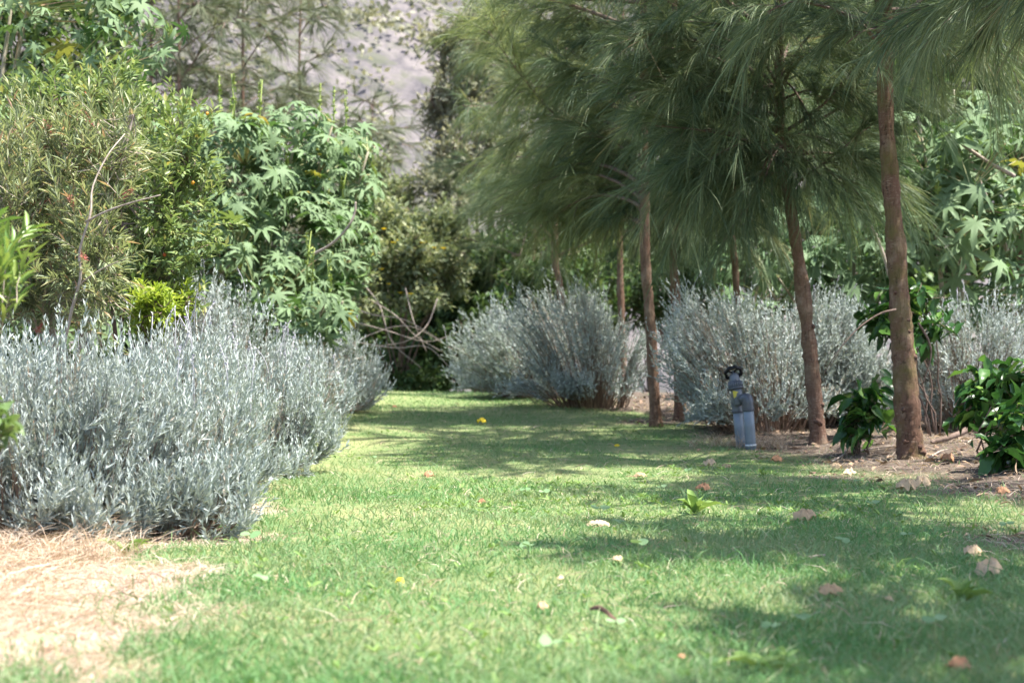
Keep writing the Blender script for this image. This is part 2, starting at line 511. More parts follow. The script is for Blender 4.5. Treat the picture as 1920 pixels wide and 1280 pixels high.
# ------------------------------------------------------------------ lawn
def scatter_lawn(n, dens_far, rng, ymin=1.9, ymax=18.5):
    u = rng.random(n)
    y = ymin * (ymax / ymin) ** u
    y = ymin + (y - ymin) * 1.0
    half = .42 * y + .5
    x = (rng.random(n) * 2 - 1) * half
    return x, y

def lawn():
    rng = np.random.default_rng(11)
    x, y = scatter_lawn(260000, 0, rng)
    dr, so = dryness(x, y), soilness(x, y)
    inside = (x > left_edge(y) - 1.2) & (x < right_edge(y) + 1.4)
    patch = vnoise(x, y, 1.3, 31)
    thin = .55 + .45 * ss(.25, .6, patch)
    keep = inside & (rng.random(len(x)) < (1 - dr * .93) * (1 - so * .93) * thin)
    x, y = x[keep], y[keep]
    n = len(x)
    sc = 1 + .02 * y
    h = (.012 + .017 * rng.random(n)) * sc * (.7 + .7 * vnoise(x, y, 2.4, 32))
    h *= np.where(rng.random(n) < .03, 1.9, 1) * (1 + .8 * ss(3.1, 2.3, y) * ss(.3, .6, vnoise(x, y, 1.7, 36)))
    P0 = np.stack([x, y, H(x, y) - .003], -1)
    lean = rng.normal(size=(n, 3)) * .55 * h[:, None]; lean[:, 2] = 0
    P1 = P0 + [0, 0, 1] * h[:, None] * .75 + lean * .3
    P2 = P0 + [0, 0, 1] * h[:, None] * (.75 + .3 * rng.random(n))[:, None] + lean * 1.25
    A = Acc()
    gw = (.0018 + .0016 * rng.random(n)) * (.75 + .10 * y)
    for q_, sg_ in ((y < 6.5, 2), (y >= 6.5, 1)):
        A.add(*ribbons(P0[q_], P1[q_], P2[q_], gw[q_], rng, sg_))
    obj('lawn_grass', A.mesh('lawn_grass', 'grass'), kind='stuff', label='short mown green grass covering the lawn path', category='grass')
    # straw on the left and thin dead grass among the soil on the right
    x, y = scatter_lawn(150000, 0, rng, 1.9, 13)
    dr, so = dryness(x, y), soilness(x, y)
    pr = np.clip(dr * (.35 + .65 * ss(.2, .55, vnoise(x, y, 3, 33))) + so * .22 + .035, 0, 1) * ((x > -2.6) & (x < 3.6))
    keep = rng.random(len(x)) < pr
    x, y = x[keep], y[keep]; n = len(x)
    tall = 1 + 1.2 * ss(-.05, -.4, x - left_edge(y)) * (x < 0)
    h = (.016 + .022 * rng.random(n)) * tall
    P0 = np.stack([x, y, H(x, y) - .003], -1)
    lean = rng.normal(size=(n, 3)) * 1.1 * h[:, None]; lean[:, 2] = 0
    P1 = P0 + [0, 0, 1] * h[:, None] * .8 + lean * .35
    P2 = P0 + [0, 0, 1] * h[:, None] * (.25 + .75 * rng.random(n))[:, None] + lean * 1.4
    A = Acc()
    A.add(*ribbons(P0, P1, P2, (.0014 + .0012 * rng.random(n)) * (.7 + .1 * y), rng, 2))
    obj('dry_grass', A.mesh('dry_grass', 'straw'), kind='stuff', label='bleached dry grass in front of the left hedge', category='dry grass')
    # longer dry tufts along the foot of the left hedge
    nt_ = 170
    y = 3.9 + 4.5 * rng.random(nt_) ** 1.6
    x = left_edge(y) - .05 - .45 * rng.random(nt_)
    x[:26] = G(1397, 838)[0] + rng.normal(size=26) * .13; y[:26] = G(1397, 838)[1] + rng.normal(size=26) * .10
    x = np.repeat(x, 26) + rng.normal(size=nt_ * 26) * .016; y = np.repeat(y, 26) + rng.normal(size=nt_ * 26) * .016
    n = len(x)
    h = np.repeat(.05 + .08 * rng.random(nt_), 26) * (.5 + .7 * rng.random(n))
    P0 = np.stack([x, y, H(x, y) - .003], -1)
    lean = rng.normal(size=(n, 3)) * .55 * h[:, None]; lean[:, 2] = 0
    P1 = P0 + [0, 0, 1] * h[:, None] * .7 + lean * .3
    P2 = P0 + [0, 0, 1] * h[:, None] * (.5 + .5 * rng.random(n))[:, None] + lean * 1.4
    A = Acc()
    A.add(*ribbons(P0, P1, P2, .0022, rng, 3))
    obj('dry_grass_tufts', A.mesh('dry_grass_tufts', 'straw'), kind='stuff', label='longer tufts of dry grass along the left lavender hedge and round the standpipe', category='dry grass')
    # flat broad weeds woven through the lawn, in patches
    x, y = scatter_lawn(26000, 0, rng, 2.0, 12)
    wp = ss(.60, .78, vnoise(x, y, 1.1, 41)) * .8 + .05
    keep = (rng.random(len(x)) < wp * .40) & (x > left_edge(y) + .05) & (x < right_edge(y) + .1)
    x, y = x[keep], y[keep]; n = len(x)
    k = 4
    ang = rng.random((n, k)) * 6.283
    el = .25 + .7 * rng.random((n, k))
    D = np.stack([np.cos(ang) * np.cos(el), np.sin(ang) * np.cos(el), np.sin(el)], -1).reshape(-1, 3)
    P = np.repeat(np.stack([x, y, H(x, y) + .008], -1), k, 0)
    ln = np.repeat(.013 + .018 * rng.random(n), k) * (.7 + .6 * rng.random(n * k))
    A = Acc()
    A.add(*leaves(T_LANCE, P, D, np.array([0, 0, 1.]) + rng.normal(size=P.shape) * .3, ln, ln * .33, rng))
    obj('lawn_weeds', A.mesh('lawn_weeds', 'weed'), kind='stuff', label='bright green broad-leaved weeds in patches through the lawn', category='weeds')
    # litter on the bare soil under the trees
    x = rng.random(9000) * 5 + .3; y = 3.2 + rng.random(9000) * 11
    keep = rng.random(9000) < soilness(x, y) * .7
    x, y = x[keep], y[keep]; n = len(x)
    P = np.stack([x, y, H(x, y) + .006 + .012 * rng.random(n)], -1)
    D = nrm(rng.normal(size=(n, 3)) * [1, 1, .25])
    ln = .02 + .05 * rng.random(n) ** 2
    A = Acc()
    A.add(*leaves(T_LANCE, P, D, np.array([0, 0, 1.]) + rng.normal(size=P.shape) * .5, ln, ln * (.12 + .5 * rng.random(n)), rng))
    obj('leaf_litter', A.mesh('leaf_litter', 'litter'), kind='stuff', label='brown leaf litter on the bare soil beneath the trees', category='leaf litter')
lawn()

# ------------------------------------------------------------------ lavender
LAV = 'silvery lavender bushes along the lawn'
def lavender(label, base, rx, ry, h, nst, seed, leaf=.034, lean=(0, 0), spikes=10, per=46, wleaf=.0052, low=.12, bare=.34):
    """silver bush: woody stems from a crown, sprigs that curve upright, leaves in pairs, a few flower stalks"""
    rng = np.random.default_rng(seed)
    base = np.array([base[0], base[1], float(H(base[0], base[1]))])
    t = thing('lavender_bush', label, 'lavender bush', base, LAV)
    nc = max(14, int(nst / 17))
    ca = rng.random(nc) * 2 * math.pi
    cr = rng.random(nc) ** .5
    cf = .80 + .28 * rng.random(nc)
    sk = (rng.random(nc) < .55) & (cr > .55)
    cf = np.where(sk, cf * (low + .62 * rng.random(nc)), cf)
    cr = np.where(sk, cr * (.95 + .3 * rng.random(nc)), cr)
    k = rng.integers(nc, size=nst)
    loose = rng.random(nst) < .18
    a = np.where(loose, rng.random(nst) * 6.283, ca[k] + rng.normal(size=nst) * .13 / (.25 + cr[k]))
    rr = np.clip(np.where(loose, rng.random(nst) ** .5, cr[k] + rng.normal(size=nst) * .085), 0, 1.3)
    f_ = np.where(loose, .8 + .2 * rng.random(nst), cf[k] * (.80 + .25 * rng.random(nst)))
    lump = 1 + .14 * np.sin(a * 3 + seed) + .10 * np.sin(a * 5 + 2.1 * seed)
    ex, ey = np.cos(a) * rr * rx * lump, np.sin(a) * rr * ry * lump
    top = h * np.sqrt(np.clip(1 - .72 * np.clip(rr, 0, 1.05) ** 2.6, .05, 1)) * f_ * 1.08
    tip = np.stack([ex + lean[0] * top / h, ey + lean[1] * top / h, top], -1)
    P0 = np.stack([ex * .42, ey * .42, np.zeros(nst)], -1) + rng.normal(size=(nst, 3)) * [.03, .03, 0]
    P1 = P0 * .3 + tip * .7
    P1[:, 2] = tip[:, 2] * (.12 + .24 * rng.random(nst))
    P1[:, :2] *= 1.08
    if base[0] > -.5:                    # the shaded bushes on the right splay and arch outwards
        P1 = P0 * .5 + tip * .5 + np.array([0, 0, .12]) * h * (rr[:, None] > .35)
        tip[:, 2] *= 1 - .10 * np.clip(rr, 0, 1)
    up_ = .55 if base[0] < -.5 else .28
    A = Acc()
    A.add(*ribbons(P0, P1, tip, .007, rng, 5))
    st = A.mesh('woody_stems', 'lavstem')
    obj('woody_stems', st, t, kind='stuff')
    # side sprigs
    ns = 3
    tb = bare + .05 + (.85 - bare) * rng.random((nst, ns))
    def B(p0, p1, p2, u):
        return (1 - u)[..., None] ** 2 * p0 + (2 * u * (1 - u))[..., None] * p1 + (u ** 2)[..., None] * p2
    S0 = B(P0[:, None], P1[:, None], tip[:, None], tb).reshape(-1, 3)
    out = nrm(np.repeat(tip * [1, 1, .3], ns, 0) + rng.normal(size=(nst * ns, 3)) * .12)
    sl = (.10 + .10 * rng.random(nst * ns)) * (.6 + .5 * h)
    S2 = S0 + out * sl[:, None] * .55 + np.array([0, 0, 1]) * sl[:, None] * (up_ + .5 * rng.random(nst * ns))[:, None] + rng.normal(size=(nst * ns, 3)) * .03
    S1 = S0 + out * sl[:, None] * .5
    Q0 = np.concatenate([P0, S0]); Q1 = np.concatenate([P1, S1]); Q2 = np.concatenate([tip, S2])
    lo = np.concatenate([np.full(nst, bare), np.full(nst * ns, .10)])
    cnt = np.concatenate([np.full(nst, per), np.full(nst * ns, int(per * .45))])
    ii = np.repeat(np.arange(len(Q0)), cnt)
    u = lo[ii] + (1 - lo[ii]) * rng.random(len(ii)) ** .8
    pos = B(Q0[ii], Q1[ii], Q2[ii], u)
    tan = nrm(2 * (1 - u)[:, None] * (Q1[ii] - Q0[ii]) + 2 * u[:, None] * (Q2[ii] - Q1[ii]))
    sd_ = nrm(np.cross(tan, rng.normal(size=tan.shape)))
    kk = .35 + .5 * rng.random(len(ii))
    D = nrm(tan + sd_ * kk[:, None] * (1.15 - .6 * u)[:, None])
    ln = leaf * (.6 + .7 * rng.random(len(ii))) * (1.15 - .45 * u)
    A = Acc()
    TL = T_DIAMOND if base[1] < 8 else T_TRI
    A.add(*leaves(TL, pos, D, rng.normal(size=D.shape) * .35 - sd_ + tan, ln, wleaf * (.8 + .5 * rng.random(len(ii))), rng))
    crnd = rng.random(nc); dead = rng.random(nc) < .035
    sr = np.where(dead[k], .99, .06 + .62 * crnd[k])
    sr = np.concatenate([sr, np.repeat(sr, ns)])[ii]
    A.r[0] = np.repeat(np.clip(sr + rng.normal(size=len(ii)) * .16, 0, 1), len(TL[0]))
    obj('foliage', A.mesh('foliage', 'lav'), t, kind='stuff')
    # flower stalks standing above the bush
    for i in rng.choice(nst, spikes, replace=False):
        p = tip[i]
        if p[2] < h * .6:
            continue
        L = .10 + .12 * rng.random()
        e = p + np.array([rng.normal() * .035, rng.normal() * .035, L])
        A = Acc()
        A.add(*tube(bez(p - [0, 0, .05], p + [0, 0, L * .5], e, 5), [.0018] * 4 + [.0014], 4))
        m = 14
        zz = np.linspace(.72, 1, m)[:, None]
        pp = p + (e - p) * zz
        dd = nrm(rng.normal(size=(m, 3)) * [1, 1, .3] + [0, 0, .9])
        V, Fc, r = leaves(T_DIAMOND, pp, dd, rng.normal(size=(m, 3)), .012, .006, rng)
        A.add(V, Fc, r)
        obj('flower_stalk', A.mesh('flower_stalk', 'lavflower'), t)
    return t

# left hedge
lavender('grey lavender sprawling from the front bush onto the lawn edge', (-1.08, 4.72), .24, .24, .24, 110, 16, .038, (.04, -.04), 0, 45, .0052, low=.1)
lavender('silvery lavender bush at the left edge, nearest the camera, with bare woody base', (-1.62, 4.75), .50, .45, .64, 400, 1, .038, (0, -.05), 8, 45, .0052, .25, .42)
lavender('sprawling silvery lavender bush over the dry grass, front of the left hedge', (-1.36, 5.15), .42, .50, .58, 500, 2, .037, (.05, -.08), 14, 45, .0052, low=.05)
lavender('low silvery lavender bush between the front bushes, against the dry grass', (-1.42, 4.55), .30, .26, .32, 75, 15, .038, (0, -.03), 0, 46, .0060, low=.1)
lavender('dense pale lavender bush in the middle of the left hedge, many upright stalks', (-1.54, 6.2), .48, .60, .63, 560, 3, .038, (.02, 0), 60, 43, .0052, low=.05)
lavender('pale lavender bush bulging over the lawn edge, left hedge past the middle', (-1.43, 7.5), .42, .66, .59, 460, 4, .040, (.05, 0), 24, 36, .0068, .05, .2)
lavender('pale lavender bush, second from the far end of the left hedge', (-1.52, 9.4), .48, .85, .62, 440, 5, .044, (.04, 0), 16, 32, .0082, .05, .16)
lavender('lavender bush at the far end of the left hedge beside the dark gap', (-1.64, 12.0), .52, 1.0, .70, 420, 6, .05, (.04, 0), 12, 30, .0092, .05, .14)
lavender('tall grey lavender bush rising behind the left hedge below the castor leaves', (-1.90, 9.0), .42, .42, 1.04, 560, 7, .040, (0, 0), 3, 34, .008, .12, .2)
# right side
lavender('big sprawling lavender bush right behind the grey standpipe', (1.72, 10.05), .60, .62, 1.0, 620, 8, .040, (-.34, -.14), 12, 36, .0085, .05, .16)
lavender('lavender bush between the standpipe and the leaning reddish trunk', (2.12, 10.5), .50, .50, .98, 440, 9, .040, (.12, -.03), 14, 34, .0085, .1, .18)
lavender('large dark-sided lavender bush left of the slim trunks, middle of the right hedge', (.68, 12.7), .66, .85, 1.16, 680, 10, .044, (-.30, -.14), 16, 34, .0085, .05, .14)
lavender('lavender bush spilling towards the lawn, second from far end of the right hedge', (.22, 14.4), .62, 1.0, .86, 580, 11, .048, (-.32, -.14), 10, 32, .0092, .05, .14)
lavender('smallest lavender bush at the far end of the right hedge by the dark gap', (-.18, 16.6), .52, .8, .50, 340, 12, .06, (-.05, 0), 10, 25, .0118, .05, .14)
lavender('lavender bush behind the coffee plants at the right edge', (3.2, 9.9), .55, .5, .92, 480, 13, .042, (0, 0), 22, 30, .0085, .05, .08)
lavender('lavender bush half hidden between the two near trunks', (2.55, 10.6), .42, .45, .80, 360, 14, .044, (0, 0), 8, 29, .0086, .05, .1)

# ------------------------------------------------------------------ casuarina trees
CAS = 'casuarina trees in the row on the right'
def casuarina(label, path, rad, htop, first, nlimb, needles, seed, spread=1.3, explicit=(), nlen=.24, nw=.0022,
              mat='needle', bark='bark', scars=0, elev=(.25, .7), group=CAS, droop=.6, lo_az=None, twigs_per_m=17, seg=3):
    """feathery tree: trunk through the points given, limbs, drooping twigs, long fine needles"""
    rng = np.random.default_rng(seed)
    path = np.asarray(path, float)
    b = path[0].copy()
    t = thing('casuarina_tree', label, 'tree', b, group)
    top = path[-1] + np.array([(path[-1] - path[-2])[0] * .2, 0, 0]); top[2] = htop
    ctrl = np.vstack([path, (path[-1] + top) / 2 + rng.normal(size=3) * [.04, .04, 0], top])
    n = 110 if scars else 50
    tp = smoothpath(ctrl, n)
    hz = (tp[:, 2] - b[2]) / (htop - b[2])
    rads = np.interp(hz, [0, .012, .04, .35, 1], [rad * 1.55, rad * 1.22, rad, rad * .72, .008])
    nzr = np.interp(np.arange(n), np.arange(0, n + 6, 6), 1 + .085 * rng.normal(size=len(np.arange(0, n + 6, 6))))
    V, Fc, r = tube(tp - b, rads * nzr, 18 if scars else 10, rng, .05)
    obj('trunk', mesh('trunk', V, Fc, bark, r), t)
    for i in range(scars):
        u = .02 + .36 * rng.random()
        k = int(u * (n - 1)); az = rng.random() * 6.28
        p = tp[k] - b + np.array([math.cos(az), math.sin(az), 0]) * rads[k] * .92
        o = np.array([math.cos(az), math.sin(az), .35])
        q_ = .5 + .9 * rng.random() ** 2
        V, Fc, r = tube(np.array([p - o * .010, p + o * .004, p + o * .014 * q_, p + o * .015 * q_]), np.array([.022, .015, .010, .003]) * q_, 9, rng, .28)
        obj('branch_scar', mesh('branch_scar', V, Fc, 'scar', r), t)
    limbs = [np.asarray(e, float) - b for e in explicit]
    for i in range(nlimb):
        u = first + (1 - first) * ((i + .5 * rng.random()) / nlimb) ** 1.05
        k = min(int(np.searchsorted(hz, u)), n - 2)
        az = i * 2.399 + rng.normal() * .3
        if lo_az is not None and u < .45:
            az = lo_az[0] + (lo_az[1] - lo_az[0]) * rng.random()
        L = spread * (1.05 - .72 * (u - first) / (1 - first)) * (.75 + .4 * rng.random())
        el = elev[0] + (elev[1] - elev[0]) * rng.random()
        d = np.array([math.cos(az) * math.cos(el), math.sin(az) * math.cos(el), math.sin(el)])
        p0 = tp[k] - b
        p1 = p0 + d * L * .55
        p2 = p0 + d * L - np.array([0, 0, L * .28 * droop])
        limbs.append(bez(p0, p1, p2, 9))
    S0, SD = [], []
    for l in limbs:
        if len(l) < 7:
            l = smoothpath(l, 9)
        L = np.linalg.norm(np.diff(l, axis=0), axis=1).sum()
        V, Fc, r = tube(l, np.interp(np.linspace(0, 1, len(l)), [0, 1], [min(.020, .006 + L * .0085), .003]), 6, rng, .06)
        obj('limb', mesh('limb', V, Fc, 'darkwood', r), t)
        m = max(6, int(L * twigs_per_m))
        u = (.16 + .84 * rng.random(m)) * (len(l) - 1.001)
        i0 = u.astype(int); fr = (u - i0)[:, None]
        pos = l[i0] * (1 - fr) + l[i0 + 1] * fr
        tan = nrm(l[i0 + 1] - l[i0])
        S0.append(pos); SD.append(nrm(tan * .9 + rng.normal(size=(m, 3)) * [.75, .75, .5]))
    S0 = np.concatenate(S0); SD = np.concatenate(SD)
    m = len(S0)
    tl = (.16 + .26 * rng.random(m)) * min(1.2, spread)
    S1 = S0 + SD * tl[:, None] * .6
    S2 = S0 + SD * tl[:, None] - np.array([0, 0, 1]) * (tl * .35 * droop)[:, None]
    A = Acc()
    A.add(*ribbons(S0, S1, S2, nw * 2.6, rng, 3))
    obj('twigs', A.mesh('twigs', 'darkwood'), t, kind='stuff')
    WP = S2 + b
    seen = (WP[:, 2] < CAMH + .29 * WP[:, 1] + .25) & (np.abs(WP[:, 0]) < .37 * WP[:, 1] + .25)
    wt = np.where(seen, 1.0, .62); wt /= wt.sum()
    ii = np.sort(rng.choice(m, int(needles * .80), p=wt))
    sn = seen[ii]
    ii = np.concatenate([ii[sn], ii[~sn]])
    nsn = int(sn.sum())
    thick = np.where(seen, 1.65 if seg == 3 else 1.2, 7.5)[ii]  # needles out of view are made much thicker, to cast denser shade
    u = (.05 + .95 * rng.random(len(ii)))[:, None]
    N0 = (1 - u) ** 2 * S0[ii] + 2 * u * (1 - u) * S1[ii] + u * u * S2[ii]
    tan = nrm(2 * (1 - u) * (S1[ii] - S0[ii]) + 2 * u * (S2[ii] - S1[ii]))
    D = nrm(tan + rng.normal(size=tan.shape) * .27 + np.array([0, 0, .08]))
    L = (nlen * (.55 + .75 * rng.random(len(ii))))[:, None]
    g = (.10 + .75 * rng.random(m)[ii] + .2 * rng.random(len(ii)))[:, None] * droop
    N1 = N0 + D * L * .5
    N2 = N0 + D * L * (1 - .35 * g) - np.array([0, 0, 1]) * L * .75 * g
    A = Acc()
    rr_ = np.clip(.55 * rng.random(m)[ii] + .52 * rng.random(len(ii)) - .03, 0, 1)
    wn_ = nw * thick * (.65 + .8 * rng.random(len(ii)) ** 2)
    for sl_, sg_ in ((slice(0, nsn), seg), (slice(nsn, None), 1)):
        if len(ii[sl_]):
            V, Fc, _ = ribbons(N0[sl_], N1[sl_], N2[sl_], wn_[sl_], rng, sg_)
            A.add(V, Fc, np.repeat(rr_[sl_], 2 * sg_ + 1))
    obj('crown', A.mesh('crown', mat), t, kind='stuff')
    return t

def gpt(px, d):
    x = (px - 960) / F * d
    return np.array([x, d, float(H(x, d)) - .03])

def LB(px0, py0, d0, tips):
    """limbs that leave the trunk, rise and sag to the given tips"""
    out = []
    for i, (px, py, d) in enumerate(tips):
        p0 = W(px0, py0 - 14 * (i % 4), d0); p2 = W(px, py, d)
        L = np.linalg.norm(p2 - p0)
        out.append(bez(p0, (p0 * .55 + p2 * .45) + np.array([0, 0, .26 * L]), p2, 9))
    return out

# A: nearest trunk in view
dA = 8.0
casuarina('nearest casuarina in view with thick scarred reddish trunk, right of the standpipe',
          [gpt(1709, dA), W(1702, 780, dA), W(1692, 640, dA), W(1682, 480, dA), W(1671, 330, dA), W(1662, 150, dA)], .064, 5.6, .40, 26, 26000, 101, 1.35,
          explicit=[[W(1664, 120, dA), W(1720, 60, 7.8), W(1790, 30, 7.5), W(1860, 60, 7.3)], [W(1662, 90, dA), W(1600, 30, 7.9), W(1500, 0, 7.7), W(1440, 20, 7.6)],
                    [W(1662, 60, dA), W(1760, -20, 8.2), W(1850, 10, 8.4), W(1930, 60, 8.5)]] + LB(1662, 60, dA, [(1740, 90, 7.6), (1800, 120, 7.7), (1720, 40, 8.3), (1860, 130, 8.4), (1590, 80, 7.8), (1560, 20, 8.2), (1900, 90, 8)]),
          nlen=.25, scars=26, bark='bark_mossy', droop=.75)
# B: leaning reddish trunk
dB = 9.2
casuarina('leaning casuarina with slim reddish trunk and low dark drooping crown, second from the right',
          [gpt(1535, dB), W(1522, 690, dB), W(1512, 600, dB), W(1500, 500, dB), W(1481, 370, dB), W(1464, 240, dB)], .050, 5.4, .36, 20, 52000, 102, 1.25,
          explicit=[[W(1484, 350, dB), W(1540, 310, 9.1), W(1600, 262, 9.0), W(1660, 215, 9.0)], [W(1480, 325, dB), W(1410, 325, 9.1), W(1350, 330, 9.0), W(1270, 300, 8.9)],
                    [W(1478, 320, dB), W(1420, 270, 9.1), W(1330, 245, 9.0), W(1230, 235, 8.9)], [W(1470, 280, dB), W(1400, 200, 9.1), W(1300, 150, 9.0), W(1200, 140, 9.0)],
                    [W(1466, 250, dB), W(1540, 200, 9.0), W(1600, 130, 8.9), W(1640, 60, 8.8)], [W(1460, 200, dB), W(1390, 110, 9.0), W(1290, 70, 8.9), W(1180, 60, 8.9)],
                    [W(1460, 190, dB), W(1500, 90, 8.9), W(1560, 30, 8.8), W(1640, 0, 8.8)]] + LB(1472, 300, dB, [(1235, 330, 8.9), (1290, 375, 9.0), (1340, 395, 9.3), (1400, 400, 9.0), (1250, 250, 9.4), (1540, 330, 8.9), (1590, 360, 9.3), (1620, 300, 9.0), (1660, 330, 9.4), (1330, 300, 8.8), (1430, 350, 8.9), (1190, 170, 9.0)]) + LB(1462, 190, dB, [(1210, 90, 9), (1290, 180, 8.8), (1380, 220, 8.8), (1520, 220, 8.9), (1600, 180, 9), (1240, 20, 9.1), (1340, 40, 8.8), (1560, 90, 8.8), (1450, 100, 8.7)]),
          nlen=.27, scars=10, droop=.65, twigs_per_m=19)
dC = 11.5
casuarina('slim casuarina with pale peeling trunk rising from the lavender behind the standpipe',
          [gpt(1392, dC), W(1384, 600, dC), W(1379, 500, dC), W(1374, 400, dC)], .036, 5.0, .36, 14, 26000, 103, 1.15,
          explicit=[[W(1376, 420, dC), W(1340, 380, 11.3), W(1300, 360, 11.2), W(1260, 370, 11.1)], [W(1376, 410, dC), W(1410, 370, 11.4), W(1450, 350, 11.3), W(1480, 360, 11.3)],
                    [W(1374, 380, dC), W(1330, 300, 11.3), W(1270, 250, 11.2), W(1220, 240, 11.1)]] + LB(1375, 390, dC, [(1300, 420, 11.3), (1330, 440, 11.7), (1420, 430, 11.4), (1450, 400, 11.7), (1280, 380, 11.6), (1390, 420, 11.2)]),
          nlen=.28, droop=.75)
dD = 11.2
casuarina('casuarina with dark red-brown trunk, right one of the slim close pair left of the standpipe',
          [gpt(1274, dD), W(1270, 620, dD), W(1266, 540, dD), W(1262, 420, dD)], .040, 5.2, .38, 16, 30000, 104, 1.2,
          explicit=[[W(1262, 400, dD), W(1220, 330, 11.0), W(1160, 270, 10.9), W(1100, 250, 10.8)], [W(1260, 360, dD), W(1300, 260, 11.1), W(1330, 200, 11.0), W(1390, 190, 11.0)],
                    [W(1260, 330, dD), W(1210, 230, 11.0), W(1130, 150, 10.9), W(1060, 120, 10.8)]] + LB(1262, 370, dD, [(1150, 390, 11), (1190, 410, 11.4), (1100, 360, 11.2), (1310, 390, 11.0), (1240, 400, 10.9), (1180, 330, 10.8), (1340, 330, 11.3)]) + LB(1260, 260, dD, [(1080, 230, 11), (1140, 150, 11.3), (1190, 220, 10.8), (1120, 60, 11), (1320, 180, 11)]),
          nlen=.27, droop=.65)
dE = 10.6
casuarina('light green casuarina whose long bare limb reaches over the lawn, left one of slim pair',
          [gpt(1230, dE), W(1222, 650, dE), W(1216, 560, dE), W(1210, 450, dE)], .042, 5.6, .38, 18, 40000, 105, 1.5,
          explicit=[[W(1206, 310, dE), W(1170, 298, 11.8), W(1090, 250, 11.6), W(1030, 205, 11.5), W(970, 130, 11.4), W(915, 55, 11.3)],
                    [W(1208, 420, dE), W(1140, 390, 11.8), W(1060, 390, 11.6), W(980, 400, 11.5)], [W(1208, 400, dE), W(1150, 330, 11.8), W(1080, 320, 11.7), W(1000, 330, 11.6)],
                    [W(1204, 280, dE), W(1140, 160, 11.8), W(1060, 70, 11.6), W(1000, 10, 11.5)], [W(1206, 300, dE), W(1120, 210, 12.2), W(1040, 120, 12.3), W(960, 60, 12.4)],
                    [W(1206, 330, dE), W(1130, 290, 12.3), W(1040, 300, 12.5), W(950, 290, 12.6)]] + LB(1208, 390, dE, [(1010, 430, 11.7), (1060, 440, 12.2), (1110, 430, 11.8), (960, 370, 12), (1150, 420, 12.3), (1000, 350, 11.5)]) + LB(1206, 270, dE, [(980, 260, 11.8), (1040, 300, 11.5), (940, 190, 12), (1010, 150, 12), (1080, 200, 11.6), (950, 80, 12.3), (1050, 20, 11.8), (1110, 100, 11.7)]),
          nlen=.30, droop=.7, twigs_per_m=17, mat='needle_light')
dF = 15.0
casuarina('distant casuarina with thin trunk behind the right hedge lavender', [gpt(1168, dF), W(1166, 600, dF), W(1163, 480, dF)], .04, 6.2, .30, 18, 14000, 106, 1.6, nlen=.34, nw=.0034, droop=.8, seg=2)
casuarina('dark casuarina with leaning pale trunk above the middle of the right hedge', [gpt(1062, 17.5), W(1050, 540, 17.5), W(1040, 460, 17.5)], .05, 6.5, .26, 20, 16000, 107, 1.8, nlen=.36, nw=.0038, droop=.8, seg=2)
casuarina('dark casuarina at the end of the row beside the shaded gap', [gpt(1006, 20), W(1003, 600, 20), W(998, 500, 20)], .05, 6.0, .20, 22, 15000, 108, 2.0, nlen=.4, nw=.0045, droop=.8, seg=2)
# row continues towards the camera
casuarina('casuarina whose trunk shows at the upper right corner, behind the castor leaves', [gpt(1925, 12.4), W(1916, 400, 12.4), W(1906, 120, 12.4)], .06, 5.8, .42, 18, 14000, 109, 1.4, nlen=.27, nw=.0026, seg=2)
casuarina('casuarina outside the frame whose sunlit needles hang into the upper right', [np.array([2.75, 5.9, .03]), np.array([2.70, 5.9, 1.2]), np.array([2.66, 5.9, 2.4])], .07, 4.7, .46, 24, 20000, 110, 1.15,
          explicit=[[np.array([2.66, 5.9, 2.3]), W(1960, -60, 6.0), W(1860, -20, 6.1), W(1740, 10, 6.3)], [np.array([2.66, 5.9, 2.35]), W(2000, -80, 6.2), W(1920, -10, 6.5), W(1810, 20, 6.7)]], nlen=.24, nw=.002, droop=.85)
casuarina('casuarina outside the frame that shades the lawn at lower right', [np.array([2.62, 4.1, .03]), np.array([2.6, 4.05, 1.2]), np.array([2.56, 4.0, 2.4])], .07, 4.3, .50, 22, 13000, 111, 1.15, nlen=.26, nw=.0032, seg=2)
casuarina('casuarina outside the frame beside the camera, shading the lowest strip of lawn', [np.array([2.45, 2.15, .03]), np.array([2.42, 2.15, 1.2]), np.array([2.4, 2.2, 2.4])], .07, 4.1, .52, 20, 11000, 112, .95, nlen=.26, nw=.0032, seg=2)
# background casuarinas on the left
BGC = 'wispy casuarinas beyond the castor thicket'
for i, (px, d, hh, lb) in enumerate([(375, 26, 9.5, 'leftmost wispy casuarina beyond the castor thicket, with leaning dark trunk'),
                                     (470, 28, 10.5, 'wispy casuarina beyond the castor thicket, middle one with slim trunk'),
                                     (560, 31, 10.5, 'wispy casuarina beyond the castor thicket, right one against the pale hill'),
                                     (255, 27, 10, 'wispy casuarina behind the castor plant in the upper left corner'),
                                     (650, 33, 6.8, 'short wispy casuarina at the foot of the pale hill, right of the others')]):
    b = gpt(px, d)
    casuarina(lb, [b, b + [-.15 + .1 * i, 0, 1.4], b + [.1 - .12 * i, 0, 2.8], b + [-.35 + .2 * i, 0, 4.4]], .065, hh, .18, 34, 11500, 120 + i, 2.3, nlen=.55, nw=.0108, mat='needle_far', group=BGC, droop=.6, twigs_per_m=9, seg=2)

# ------------------------------------------------------------------ shrubs, general builder
def sample_ell(ells, n, rng, shell=.5):
    wts = np.array([e[3] * e[4] * e[5] for e in ells]); wts = wts / wts.sum()
    k = rng.choice(len(ells), n, p=wts)
    E = np.array(ells)[k]
    d = nrm(rng.normal(size=(n, 3)))
    r = (shell + (1 - shell) * rng.random(n)) if shell > 0 else rng.random(n) ** (1 / 3)
    return E[:, :3] + d * E[:, 3:6] * r[:, None], d

